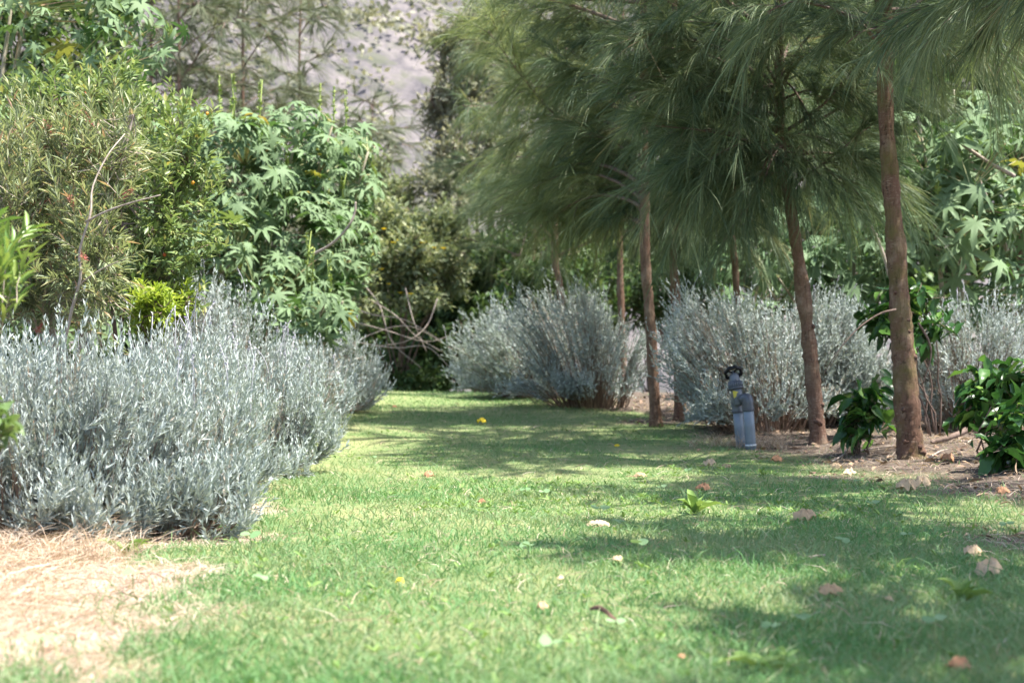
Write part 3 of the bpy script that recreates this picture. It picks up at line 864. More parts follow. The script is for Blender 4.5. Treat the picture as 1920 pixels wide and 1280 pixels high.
def shrub(name, label, cat, base, ells, ntwig, per, T, ln, wd, mat, seed, twig=.3, up=.4, ang=.7, nlimb=9, wood='darkwood', wr=.012,
          individual=None, group=None, shell=.45, droopleaf=0.0, twr=.0035, flat=.5, maxind=300):
    rng = np.random.default_rng(seed)
    b = np.array([base[0], base[1], float(H(base[0], base[1])) - .02])
    t = thing(name, label, cat, b, group)
    ells = [(e[0] - b[0], e[1] - b[1], e[2] - b[2], *e[3:]) for e in ells]
    tips, _ = sample_ell(ells, nlimb, rng, .35)
    pts = []
    for p in tips:
        c = np.array([p[0] * .25, p[1] * .25, p[2] * .6]) + rng.normal(size=3) * .05
        l = bez(rng.normal(size=3) * [.04, .04, 0], c, p, 10) + np.vstack([[0, 0, 0], rng.normal(size=(9, 3)) * .012])
        obj('limb', mesh('limb', *tube(l, np.linspace(wr, wr * .3, 10), 6, rng, .05)[:2], wood), t)
        pts.append(l[3:])
    pts = np.concatenate(pts)
    E, dirs = sample_ell(ells, ntwig, rng, shell)
    near = pts[np.argmin(((E[:, None] - pts[None]) ** 2).sum(-1), 1)]
    td = nrm(nrm(E - near) * .6 + dirs * .5 + np.array([0, 0, up]) + rng.normal(size=E.shape) * .25)
    tl = twig * (.6 + .8 * rng.random(ntwig))
    S0 = E - td * tl[:, None]
    A = Acc()
    A.add(*ribbons(near, (near + S0) / 2 + [0, 0, -.02], S0 + td * .02, twr * 1.6, rng, 3))
    bend = rng.normal(size=E.shape) * .12 * tl[:, None]
    S1 = S0 + td * tl[:, None] * .5 + bend
    A.add(*ribbons(S0, S1, E, twr, rng, 3))
    obj('twigs', A.mesh('twigs', wood), t, kind='stuff')
    ii = np.repeat(np.arange(ntwig), per)
    u = np.tile(np.linspace(.12, 1, per), ntwig) + rng.normal(size=len(ii)) * .02
    u = np.clip(u, 0, 1)[:, None]
    P = (1 - u) ** 2 * S0[ii] + 2 * u * (1 - u) * S1[ii] + u * u * E[ii]
    tan = td[ii]
    s = nrm(np.cross(tan, np.repeat(nrm(rng.normal(size=(ntwig, 3)) + [0, 0, 1.0]), per, 0)))
    sg = np.where(np.arange(len(ii)) % 2 == 0, 1, -1)[:, None]
    s2 = np.cross(tan, s)
    ph = (rng.random(len(ii)) - .5)[:, None] * (1 - flat) * 6
    side = s * sg * np.cos(ph) + s2 * np.sin(ph)
    D = nrm(tan * math.cos(ang) + side * math.sin(ang) + rng.normal(size=P.shape) * .15 - np.array([0, 0, droopleaf]))
    L = ln * (.65 + .6 * rng.random(len(ii)))
    N = np.array([0, 0, 1.0]) + rng.normal(size=P.shape) * .35 + tan * .3
    if individual:
        order = np.argsort(P[:, 1] - .6 * P[:, 2] + rng.random(len(P)) * .25)
        big = order[:maxind]; rest = order[maxind:]
        ml = [mesh('leaf', *(t_leaf(5, dr, fo)[0] * [wd / ln, 1, 1], t_leaf()[1]), mat) for dr, fo in ((.2, .12), (.32, .2), (.1, .08))]
        place_leaves(t, 'leaf', ml, P[big], D[big], N[big], L[big], rng)
        if len(rest):
            A = Acc()
            A.add(*leaves(T_BROAD, P[rest], D[rest], N[rest], L[rest], L[rest] * wd / ln, rng))
            obj('foliage', A.mesh('foliage', mat), t, kind='stuff')
    else:
        A = Acc()
        A.add(*leaves(T, P, D, N, L, L * wd / ln, rng))
        obj('foliage', A.mesh('foliage', mat), t, kind='stuff')
    return t, E, td

from mathutils import Matrix
def place_leaves(t, name, meshes, P, D, N, L, rng):
    D = nrm(D); X = nrm(np.cross(D, N)); Z = np.cross(X, D)
    for i in range(len(P)):
        o = bpy.data.objects.new(name, meshes[int(rng.integers(len(meshes)))])
        COL.objects.link(o)
        o.parent = t
        m = Matrix(((X[i][0], D[i][0], Z[i][0], 0), (X[i][1], D[i][1], Z[i][1], 0), (X[i][2], D[i][2], Z[i][2], 0), (0, 0, 0, 1)))
        o.matrix_local = Matrix.Translation(P[i]) @ m @ Matrix.Scale(float(L[i]), 4)

# ------------------------------------------------------------------ castor bean plants
def castor_leaf(mat, seed, lobes=8):
    """palmate leaf, stalk joins near its centre, pointed lobes with toothed folded blades"""
    rng = np.random.default_rng(seed)
    angs = np.radians(np.linspace(-152, 152, lobes)) + rng.normal(size=lobes) * .04
    lens = np.interp(np.abs(angs), [0, 1.0, 2.0, 2.7], [1, .95, .72, .46]) * (.92 + .16 * rng.random(lobes))
    v = [[0, 0, 0.0]]; f = []
    sag = .22 + .2 * rng.random()
    def pt(a, r, up=0):
        return [math.sin(a) * r, math.cos(a) * r, up - sag * r * r]
    half = (angs[1] - angs[0]) / 2
    sin_i = []
    for i in range(lobes + 1):
        a = angs[0] - half * .8 if i == 0 else (angs[-1] + half * .8 if i == lobes else (angs[i - 1] + angs[i]) / 2)
        rr = .10 if i in (0, lobes) else .33 * min(lens[i - 1], lens[i])
        sin_i.append(len(v)); v.append(pt(a, rr, .02))
    for i in range(lobes):
        a, L = angs[i], lens[i]
        tw = rng.normal() * .03
        q0 = len(v)
        v += [pt(a, L * .52, -.035), pt(a - .19, L * .55, .03 + tw), pt(a - .165, L * .74, .025 + tw), pt(a, L * .78, -.03), pt(a + .165, L * .74, .025 - tw), pt(a + .19, L * .55, .03 - tw), pt(a, L, -.05)]
        m, l1, l2, m2, r2, r1, tp = range(q0, q0 + 7)
        s0, s1 = sin_i[i], sin_i[i + 1]
        f += [[0, m, s0], [s0, m, l1], [l1, m, m2], [l1, m2, l2], [l2, m2, tp], [tp, m2, r2], [r2, m2, r1], [r1, m2, m], [r1, m, s1], [s1, m, 0]]
    v = np.array(v)
    return mesh('leaf', v * .62, np.array([x[::-1] for x in f]), mat, smooth=False)
CL = {k: [castor_leaf(k, i + 3) for i in range(5)] for k in ('castor', 'castor_dark')}

def castor(label, base, ells, nleaf, seed, size=.28, mat='castor', spikes=0, nlimb=7, extra=0, face=(.25, -.35, .8), group='castor bean plants', spike_top=True, shell=.62):
    rng = np.random.default_rng(seed)
    b = np.array([base[0], base[1], float(H(base[0], base[1])) - .02])
    t = thing('castor_plant', label, 'castor plant', b, group)
    ells = [(e[0] - b[0], e[1] - b[1], e[2] - b[2], *e[3:]) for e in ells]
    tips, _ = sample_ell(ells, nlimb, rng, .3)
    pts = []
    for p in tips:
        c = np.array([p[0] * .3, p[1] * .3, p[2] * .55]) + rng.normal(size=3) * .06
        l = bez(rng.normal(size=3) * [.05, .05, 0], c, p, 10)
        obj('stem', mesh('stem', *tube(l, np.linspace(.026, .009, 10), 7, rng, .05)[:2], 'greenstem'), t)
        pts.append(l[3:])
    pts = np.concatenate(pts)
    n = nleaf + extra
    P, d = sample_ell(ells, n, rng, shell)
    fa = np.array(face)
    N = nrm(d * .55 + fa + rng.normal(size=P.shape) * .52)
    D = nrm(d * [1, 1, .3] + np.array([0, -.25, -.45]) + rng.normal(size=P.shape) * .45)
    D = nrm(D - N * (D * N).sum(-1, keepdims=True))
    L = size * (.38 + .85 * rng.random(n))
    near = pts[np.argmin(((P[:, None] - pts[None] + [0, 0, -.15]) ** 2).sum(-1), 1)]
    dirn = P - near
    far = np.linalg.norm(dirn, axis=1)
    near = np.where(far[:, None] > .5, P - nrm(dirn) * .5, near)
    A = Acc()
    C = (P + near) / 2 + np.array([0, 0, .05])
    A.add(*ribbons(near, C, P, .009, rng, 3))
    obj('petioles', A.mesh('petioles', 'petiole'), t, kind='stuff')
    score = P[:, 1] - .3 * P[:, 2]
    order = np.argsort(score + rng.random(n) * .2)
    big = order[:nleaf]
    place_leaves(t, 'leaf', CL[mat], P[big], D[big], N[big], L[big], rng)
    if extra:
        rest = order[nleaf:]
        me = CL[mat][0]
        tv = np.array([v.co[:] for v in me.vertices]); tf = np.array([p.vertices[:] for p in me.polygons])
        A = Acc()
        A.add(*leaves((tv, tf), P[rest], D[rest], N[rest], L[rest], L[rest], rng))
        me = A.mesh('foliage', mat, False)
        obj('foliage', me, t, kind='stuff')
    for i in range(spikes):
        e = ells[int(rng.integers(len(ells)))]
        a = rng.random() * 6.28; rr = .75 * math.sqrt(rng.random())
        p = np.array([e[0] + math.cos(a) * rr * e[3], e[1] + math.sin(a) * rr * e[4], e[2] + e[5] * (math.sqrt(1 - rr * rr) - .02)])
        h = .16 + .12 * rng.random()
        A = Acc()
        A.add(*tube(np.array([p - [0, 0, .15], p, p + [rng.normal() * .02, 0, h]]), [.008, .007, .003], 6))
        m = 46
        u = rng.random(m)[:, None]
        pp = p + np.array([0, 0, h]) * u
        dd = nrm(rng.normal(size=(m, 3)) * [1, 1, .25] + [0, 0, .3])
        A.add(*leaves(T_LANCE, pp, dd, rng.normal(size=(m, 3)), .030 * (1.15 - .7 * u[:, 0]), .022, rng))
        obj('flower_spike', A.mesh('flower_spike', 'castor_spike'), t)
    return t

def el(px, py, d, rx, ry, rz):
    p = W(px, py, d)
    return (p[0], p[1], p[2], rx, ry, rz)

castor('castor plant with broad star leaves filling the upper left corner', (-3.6, 9.6), [el(110, 60, 9.2, .75, .6, .55), el(250, 40, 9.4, .35, .4, .42), el(30, 200, 9.4, .5, .4, .5), el(60, -90, 9.6, .8, .6, .5)], 210, 201, .27, spikes=3)
castor('tall castor plant with upright spikes, left part of the thicket behind the lavender', (-3.0, 12.2), [el(430, 330, 12.0, .55, .6, .62), el(400, 470, 11.8, .5, .5, .6), el(330, 300, 12.2, .5, .5, .5)], 280, 202, .25, spikes=9, extra=170)
castor('castor plant with yellow-green spikes, middle of the thicket behind the lavender', (-2.2, 12.8), [el(540, 290, 12.6, .52, .6, .48), el(540, 440, 12.3, .55, .5, .6), el(520, 570, 11.9, .45, .45, .45)], 300, 203, .24, spikes=9, extra=260)
castor('castor plant at the right end of the left thicket, beside the pale hill gap', (-1.75, 13.4), [el(630, 320, 13.3, .45, .55, .55), el(640, 450, 13.0, .34, .5, .5), el(610, 590, 12.6, .3, .4, .4)], 260, 204, .23, spikes=6, extra=130)
castor('castor plant half hidden behind the bottlebrush at left', (-3.1, 8.6), [el(60, 330, 8.4, .5, .3, .55), el(220, 420, 8.6, .4, .3, .5), el(100, 560, 8.3, .6, .3, .35)], 130, 210, .24, spikes=0)
castor('low castor plant with bright leaves just above the far left lavender', (-1.7, 11.6), [el(590, 590, 11.3, .28, .3, .28)], 70, 205, .22, spikes=2, nlimb=4)
castor('castor plant with large pale star leaves right of the nearest trunk', (3.6, 11.4), [el(1850, 330, 10.9, .62, .6, .55), el(1800, 440, 10.7, .5, .5, .35), el(1780, 260, 11.2, .45, .5, .5)], 190, 206, .34, mat='castor', spikes=1, face=(-.1, -.55, .75))
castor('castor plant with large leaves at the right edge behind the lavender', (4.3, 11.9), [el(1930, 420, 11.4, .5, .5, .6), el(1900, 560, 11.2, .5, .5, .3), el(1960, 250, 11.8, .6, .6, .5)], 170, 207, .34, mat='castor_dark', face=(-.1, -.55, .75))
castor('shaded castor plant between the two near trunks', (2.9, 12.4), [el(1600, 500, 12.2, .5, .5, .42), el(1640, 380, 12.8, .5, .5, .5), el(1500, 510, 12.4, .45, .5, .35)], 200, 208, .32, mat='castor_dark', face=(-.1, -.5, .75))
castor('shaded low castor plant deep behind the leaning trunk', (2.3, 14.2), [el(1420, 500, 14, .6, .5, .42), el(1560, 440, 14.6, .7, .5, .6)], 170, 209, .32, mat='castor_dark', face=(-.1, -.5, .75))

# ------------------------------------------------------------------ other shrubs
# bottlebrush with narrow leaves at left
tb, E, td = shrub('bottlebrush_shrub', 'bottlebrush shrub with narrow leaves and faded red brushes, upper left', 'shrub', (-1.88, 6.0),
      [el(110, 330, 5.9, .34, .35, .38), el(200, 250, 6.0, .30, .3, .24), el(60, 480, 5.9, .30, .3, .34), el(170, 480, 5.7, .24, .25, .32), el(20, 330, 6.1, .28, .3, .42)],
      430, 26, T_DIAMOND, .062, .0085, 'callis', 301, .24, .5, .62, 12, 'wood', .006, flat=.1, twr=.0028)
rng = np.random.default_rng(5)
for i in rng.choice(len(E), 20, replace=False):
    A = Acc(); m = 70
    L = .06 + .04 * rng.random()
    pp = E[i] - td[i] * L * rng.random(m)[:, None]
    dd = nrm(rng.normal(size=(m, 3)) + td[i] * .4)
    A.add(*ribbons(pp, pp + dd * .011, pp + dd * .022, .0022, rng, 2))
    obj('flower_brush', A.mesh('flower_brush', 'callis_flower'), tb)
def bare_branch(name, label, ctrl, r0, r1, mat, parent=None):
    ctrl = [np.asarray(c, float) for c in ctrl]
    p = smoothpath(ctrl, 26)
    b = p[0]
    rng = np.random.default_rng(int(abs(b[0]) * 1000))
    me = mesh(name, *tube(p - (b if parent is None else np.array(parent.location)), np.linspace(r0, r1, 26), 8, rng, .06)[:2], mat)
    if parent is not None:
        return obj('limb', me, parent)
    return obj(name, me, None, b, label=label, category='branch')
bare_branch('limb', '', [W(112, 690, 5.6), W(132, 590, 5.55), W(150, 520, 5.5), W(148, 470, 5.5), W(168, 400, 5.5), W(172, 350, 5.55), W(200, 290, 5.6), W(232, 250, 5.7)], .0065, .0025, 'wood', tb)
bare_branch('limb', '', [W(160, 415, 5.5), W(200, 395, 5.45), W(250, 378, 5.4), W(300, 365, 5.4)], .005, .002, 'wood', tb)
bare_branch('limb', '', [W(140, 540, 5.55), W(180, 510, 5.5), W(220, 490, 5.45)], .004, .002, 'wood', tb)

ts, E, td = shrub('berry_shrub', 'green shrub with small leaves and orange and red berries above the lavender', 'shrub', (-2.0, 7.3),
      [el(300, 280, 7.1, .34, .35, .40), el(360, 390, 7.0, .28, .3, .32), el(230, 420, 7.2, .40, .3, .45), el(280, 530, 7.0, .34, .3, .26), el(200, 170, 7.3, .3, .3, .25), el(110, 250, 7.6, .5, .3, .45), el(60, 440, 7.4, .5, .3, .5)],
      900, 15, T_DIAMOND, .055, .019, 'berry', 302, .2, .4, .75, 14, 'darkwood', .008, flat=.3)
sph = []
def ball(r, seg=8, rings=6):
    v = [[0, 0, r]]; f = []
    for i in range(1, rings):
        for j in range(seg):
            a = math.pi * i / rings; b_ = 2 * math.pi * j / seg
            v.append([r * math.sin(a) * math.cos(b_), r * math.sin(a) * math.sin(b_), r * math.cos(a)])
    v.append([0, 0, -r])
    for j in range(seg):
        f.append([0, 1 + j, 1 + (j + 1) % seg])
        for i in range(rings - 2):
            a = 1 + i * seg + j; b_ = 1 + i * seg + (j + 1) % seg
            f += [[a, a + seg, b_ + seg], [a, b_ + seg, b_]]
        f.append([len(v) - 1, 1 + (rings - 2) * seg + (j + 1) % seg, 1 + (rings - 2) * seg + j])
    return np.array(v, float), np.array(f)
bv, bf = ball(.009)
bv = bv * [1, 1, 1.15]
BER = [mesh('berry', bv, bf, 'orange'), mesh('berry', bv, bf, 'redfruit')]
rng = np.random.default_rng(9)
cand = [i for i in range(len(E)) if E[i][1] < .1]
for i in rng.choice(cand, 16, replace=False):
    obj('berry', BER[int(rng.random() < .6)], ts, E[i] + [0, -.02, -.02])

shrub('lime_shrub', 'small lime-green shrub peeking over the left lavender below the berry shrub', 'shrub', (-1.62, 6.9), [el(285, 575, 6.6, .13, .16, .15), el(330, 560, 6.9, .1, .12, .12)], 150, 12, T_LANCE, .045, .016, 'lime', 303, .12, .6, .8, 6, 'darkwood', .005)
shrub('oleander_shrub', 'out-of-focus shrub with upright lance leaves at the left edge', 'shrub', (-1.42, 3.7), [el(0, 500, 3.6, .08, .14, .11), el(-60, 490, 3.7, .16, .16, .2)], 46, 9, T_LANCE, .075, .015, 'oleander', 304, .14, .9, .5, 5, 'wood', .006, shell=.2)
shrub('privet_sprig', 'blurred leafy sprig with rounded leaves low at the left edge', 'plant', (-1.36, 3.2), [el(18, 800, 3.05, .06, .08, .05), el(-30, 770, 3.1, .1, .08, .1)], 16, 7, T_LANCE, .055, .024, 'berry', 305, .08, .2, .9, 4, 'darkwood', .004, individual=True, shell=.1)
tw, E, td = shrub('yellow_flowered_shrub', 'blurred shrub with yellow flowers closing the far end of the lawn', 'shrub', (-1.6, 19.5),
      [el(760, 490, 19, .72, .7, .5), el(720, 420, 19.5, .5, .6, .5), el(830, 440, 20, .45, .6, .55), el(690, 560, 18.5, .32, .5, .45), el(790, 560, 18.6, .5, .5, .22), el(860, 520, 19, .25, .4, .4)], 800, 14, T_DIAMOND, .10, .046, 'yshrub', 306, .35, .2, .8, 12, 'darkwood', .014)
rng = np.random.default_rng(15)
yfl = mesh('flower', *(lambda a: (a[0].reshape(-1, 3), a[1]))(leaves(T_ROUND, np.zeros((5, 3)), np.array([[math.cos(a), math.sin(a), .5] for a in np.arange(5) * 1.257]), np.array([[0, 0, 1.]] * 5), .045, .035, rng)[:2]), 'yellow')
cand = [i for i in range(len(E)) if E[i][1] < -.2]
for i in rng.choice(cand, 22, replace=False):
    obj('flower', yfl, tw, E[i] + [0, -.05, .03])
for cc in ([W(650, 600, 18.2), W(720, 618, 18), W(800, 640, 17.8), W(860, 622, 17.8)], [W(690, 560, 18.2), W(740, 590, 18), W(780, 630, 17.9), W(830, 660, 17.7)],
           [W(660, 640, 18), W(740, 652, 17.8), W(800, 650, 17.7), W(845, 690, 17.6)], [W(760, 540, 18.3), W(775, 600, 18), W(800, 660, 17.9)], [W(640, 570, 18), W(700, 590, 17.9), W(760, 600, 17.8), W(830, 640, 17.7)],
           [W(670, 520, 18.2), W(710, 570, 18), W(735, 640, 17.8), W(790, 690, 17.7)], [W(820, 560, 18.2), W(800, 610, 18), W(760, 640, 17.8), W(690, 650, 17.8)], [W(640, 660, 17.8), W(700, 625, 17.8), W(770, 612, 17.8), W(850, 655, 17.8)]):
    bare_branch('limb', '', cc, .008, .003, 'wood', tw)

# thickets that close the view under and behind the trees
shrub('dark_shrub', 'dark shaded shrub at the far end of the lawn, below the yellow-flowered shrub', 'shrub', (-1.2, 20.6), [el(780, 680, 20.5, .9, .6, .55), el(720, 640, 21, .8, .6, .6), el(860, 660, 20.5, .6, .6, .6), el(880, 560, 21, .5, .6, .7), el(700, 700, 19.6, .5, .4, .4), el(800, 720, 19.4, .6, .4, .35), el(770, 600, 22, 1.3, .6, .8), el(860, 590, 21.5, .9, .5, .8), el(660, 620, 21.5, .9, .5, .8)], 2200, 14, T_DIAMOND, .13, .05, 'bgleaf', 311, .35, .2, .8, 10)
shrub('dark_shrub', 'dark leafy shrub behind the far end of the right hedge', 'shrub', (-.2, 19.2), [el(930, 620, 19, .55, .6, .55), el(985, 560, 19.5, .5, .6, .7), el(900, 690, 18.4, .35, .4, .3), el(930, 510, 21, .6, .6, .7), el(1010, 480, 21.5, .7, .6, .9), el(1090, 500, 22, .8, .6, .9)], 1300, 14, T_DIAMOND, .12, .05, 'bgleaf', 312, .35, .2, .8, 10)
shrub('dark_shrub', 'dark leafy thicket behind the large right hedge lavender and slim trunks', 'shrub', (1.9, 19.5), [el(1120, 540, 19, 1.1, .8, .7), el(1240, 500, 20, 1.1, .8, 1.0), el(1350, 540, 19, 1.0, .8, .7)], 760, 14, T_DIAMOND, .13, .05, 'bgleaf', 313, .4, .2, .8, 12)
shrub('broadleaf_tree', 'broad green tree standing behind the castor plants on the right', 'tree', (5.6, 19), [el(1500, 330, 18.5, 1.5, 1.2, 1.6), el(1700, 300, 18.5, 1.6, 1.2, 1.8), el(1880, 280, 18.5, 1.6, 1.2, 1.9), el(1760, 0, 19, 2.2, 1.5, 1.5), el(1650, 560, 18, 2.0, 1., .7)], 1700, 15, T_DIAMOND, .17, .075, 'bgleaf', 314, .5, .2, .8, 16, 'darkwood', .05)
shrub('broadleaf_tree', 'broad dark tree behind the middle casuarinas', 'tree', (3.2, 26), [el(1250, 330, 25, 2.2, 1.4, 2.2), el(1400, 100, 25.5, 2.4, 1.4, 2.4), el(1120, 430, 24, 1.5, 1.2, 1.4)], 1200, 14, T_DIAMOND, .22, .09, 'bgleaf', 315, .6, .2, .8, 14, 'darkwood', .06)
shrub('grey_acacia', 'grey-olive fine-leaved tree against the pale hill, centre', 'tree', (-.6, 27), [el(860, 300, 25, .85, .9, .8), el(880, 170, 25.5, .8, .9, .9), el(820, 345, 24.5, .75, .8, .35), el(850, 390, 24.5, .8, .8, .3), el(840, 90, 26, .6, .6, .5), el(920, 60, 26, .9, .9, .9), el(950, 300, 25, .9, .9, 1.0), el(810, 210, 25.5, .4, .6, .5)], 2100, 26, T_TRI, .10, .040, 'acacia', 316, .55, -.05, .7, 16, 'darkwood', .05, shell=.15, flat=.6)
shrub('broadleaf_shrub', 'green shrub behind the castor thicket on the far left', 'shrub', (-5.2, 15), [el(150, 330, 14, 1.2, .8, 1.3), el(60, 100, 14.5, 1.3, .8, 1.4), el(330, 480, 13.8, 1.0, .7, .9), el(-60, 420, 13, 1.0, .8, 1.4), el(100, 640, 13, 1.6, .6, .6), el(380, 640, 13, 1.0, .6, .5)], 1500, 14, T_DIAMOND, .14, .055, 'bgleaf', 317, .45, .2, .8, 14, 'darkwood', .03)
shrub('low_shrub', 'pale grey-green shrub in the gap below the hill, centre left', 'shrub', (-2.2, 24), [el(720, 430, 23, .8, .7, .4), el(800, 430, 24, .7, .7, .35), el(740, 360, 25, .7, .6, .4), el(690, 320, 26, .5, .6, .5), el(680, 480, 22, .6, .6, .5), el(860, 470, 23, .6, .6, .5)], 1000, 16, T_DIAMOND, .10, .04, 'yshrub', 318, .4, .1, .8, 10)

# coffee plants, right
COF = 'coffee plants under the casuarinas'
def coffee(label, base, ells, ntwig, per, seed, ln=.13):
    return shrub('coffee_plant', label, 'coffee plant', base, ells, ntwig, per, T_BROAD, ln, ln * .44, 'coffee', seed, .26, -.02, .95, 5, 'darkwood', .007, individual=True, group=COF, shell=.35, droopleaf=.28, flat=.9)
coffee('small coffee plant with bright arching leaves between the two near trunks', (2.08, 8.55), [el(1622, 752, 8.4, .18, .18, .10), el(1610, 790, 8.45, .13, .15, .10)], 17, 9, 401, .12)
coffee('dark glossy coffee plant at the right edge, upper clump', (2.66, 7.9), [el(1875, 715, 7.6, .30, .25, .11), el(1850, 770, 7.6, .22, .22, .12)], 30, 9, 402, .125)
coffee('nearest coffee plant with bright lower leaves, cut by the right edge', (2.55, 7.0), [el(1905, 765, 6.9, .16, .18, .08), el(1890, 840, 6.8, .14, .16, .12)], 16, 9, 403, .125)
coffee('taller coffee plant with sunlit leaves behind the nearest trunk', (2.78, 9.4), [el(1700, 560, 9.2, .26, .22, .16), el(1740, 600, 9.2, .22, .2, .2), el(1660, 610, 9.3, .16, .2, .14)], 34, 9, 404, .12)

# fallen / leaning bare branches
bare_branch('dead_branch', 'pale bare curved branch sticking out of the castor thicket', [W(588, 476, 11.2), W(620, 458, 11.1), W(650, 428, 11.0), W(664, 400, 11.0), W(666, 378, 11.0)], .012, .008, 'wood')
bare_branch('dead_branch', 'thin bare brown branch arching left from behind the nearest trunk', [W(1680, 580, 7.85), W(1650, 588, 7.8), W(1610, 615, 7.75), W(1570, 660, 7.7), W(1545, 700, 7.7)], .006, .002, 'darkwood')
bare_branch('dead_branch', 'dry twig curving down right beside the nearest trunk', [W(1722, 605, 8.05), W(1742, 640, 8.0), W(1745, 670, 8.0), W(1730, 720, 8.0)], .007, .004, 'darkwood')
bare_branch('fallen_log', 'brown fallen branch on the soil right of the nearest trunk', [W(1745, 830, 8.6), W(1780, 820, 8.6), W(1825, 800, 8.7)], .014, .02, 'darkwood')
for i, (a, b_, d, lb) in enumerate([((1905, 330), (1780, 250), 10.6, 'brown woody stem slanting behind the pale castor leaves, upper one'),
                                    ((1890, 470), (1810, 270), 10.8, 'brown woody stem slanting behind the pale castor leaves, lower one'),
                                    ((1670, 520), (1635, 420), 10.5, 'grey leaning stem between the two near trunks')]):
    bare_branch('woody_stem', lb, [W(*a, d), W((a[0] + b_[0]) / 2 + 5, (a[1] + b_[1]) / 2 + 8, d), W(*b_, d)], .016, .012, 'wood')
for i, (c, lb) in enumerate([([(1560, 868), (1580, 855), (1592, 842)], 'pale stick poking up from the litter between the two near trunks'),
                             ([(1600, 850), (1650, 842), (1690, 838)], 'long dark twig lying left of the nearest trunk'),
                             ([(1735, 866), (1760, 850), (1775, 846)], 'thin bent twig lying right of the nearest trunk'),
                             ([(1515, 1052), (1528, 1049), (1545, 1047)], 'short pale stick in the shaded lawn at right')]):
    pts = [G(*q_) + [0, 0, .012 + .02 * (j == 2 and i == 0)] for j, q_ in enumerate(c)]
    bare_branch('twig', lb, pts, .005, .003, 'wood')['category'] = 'twig'

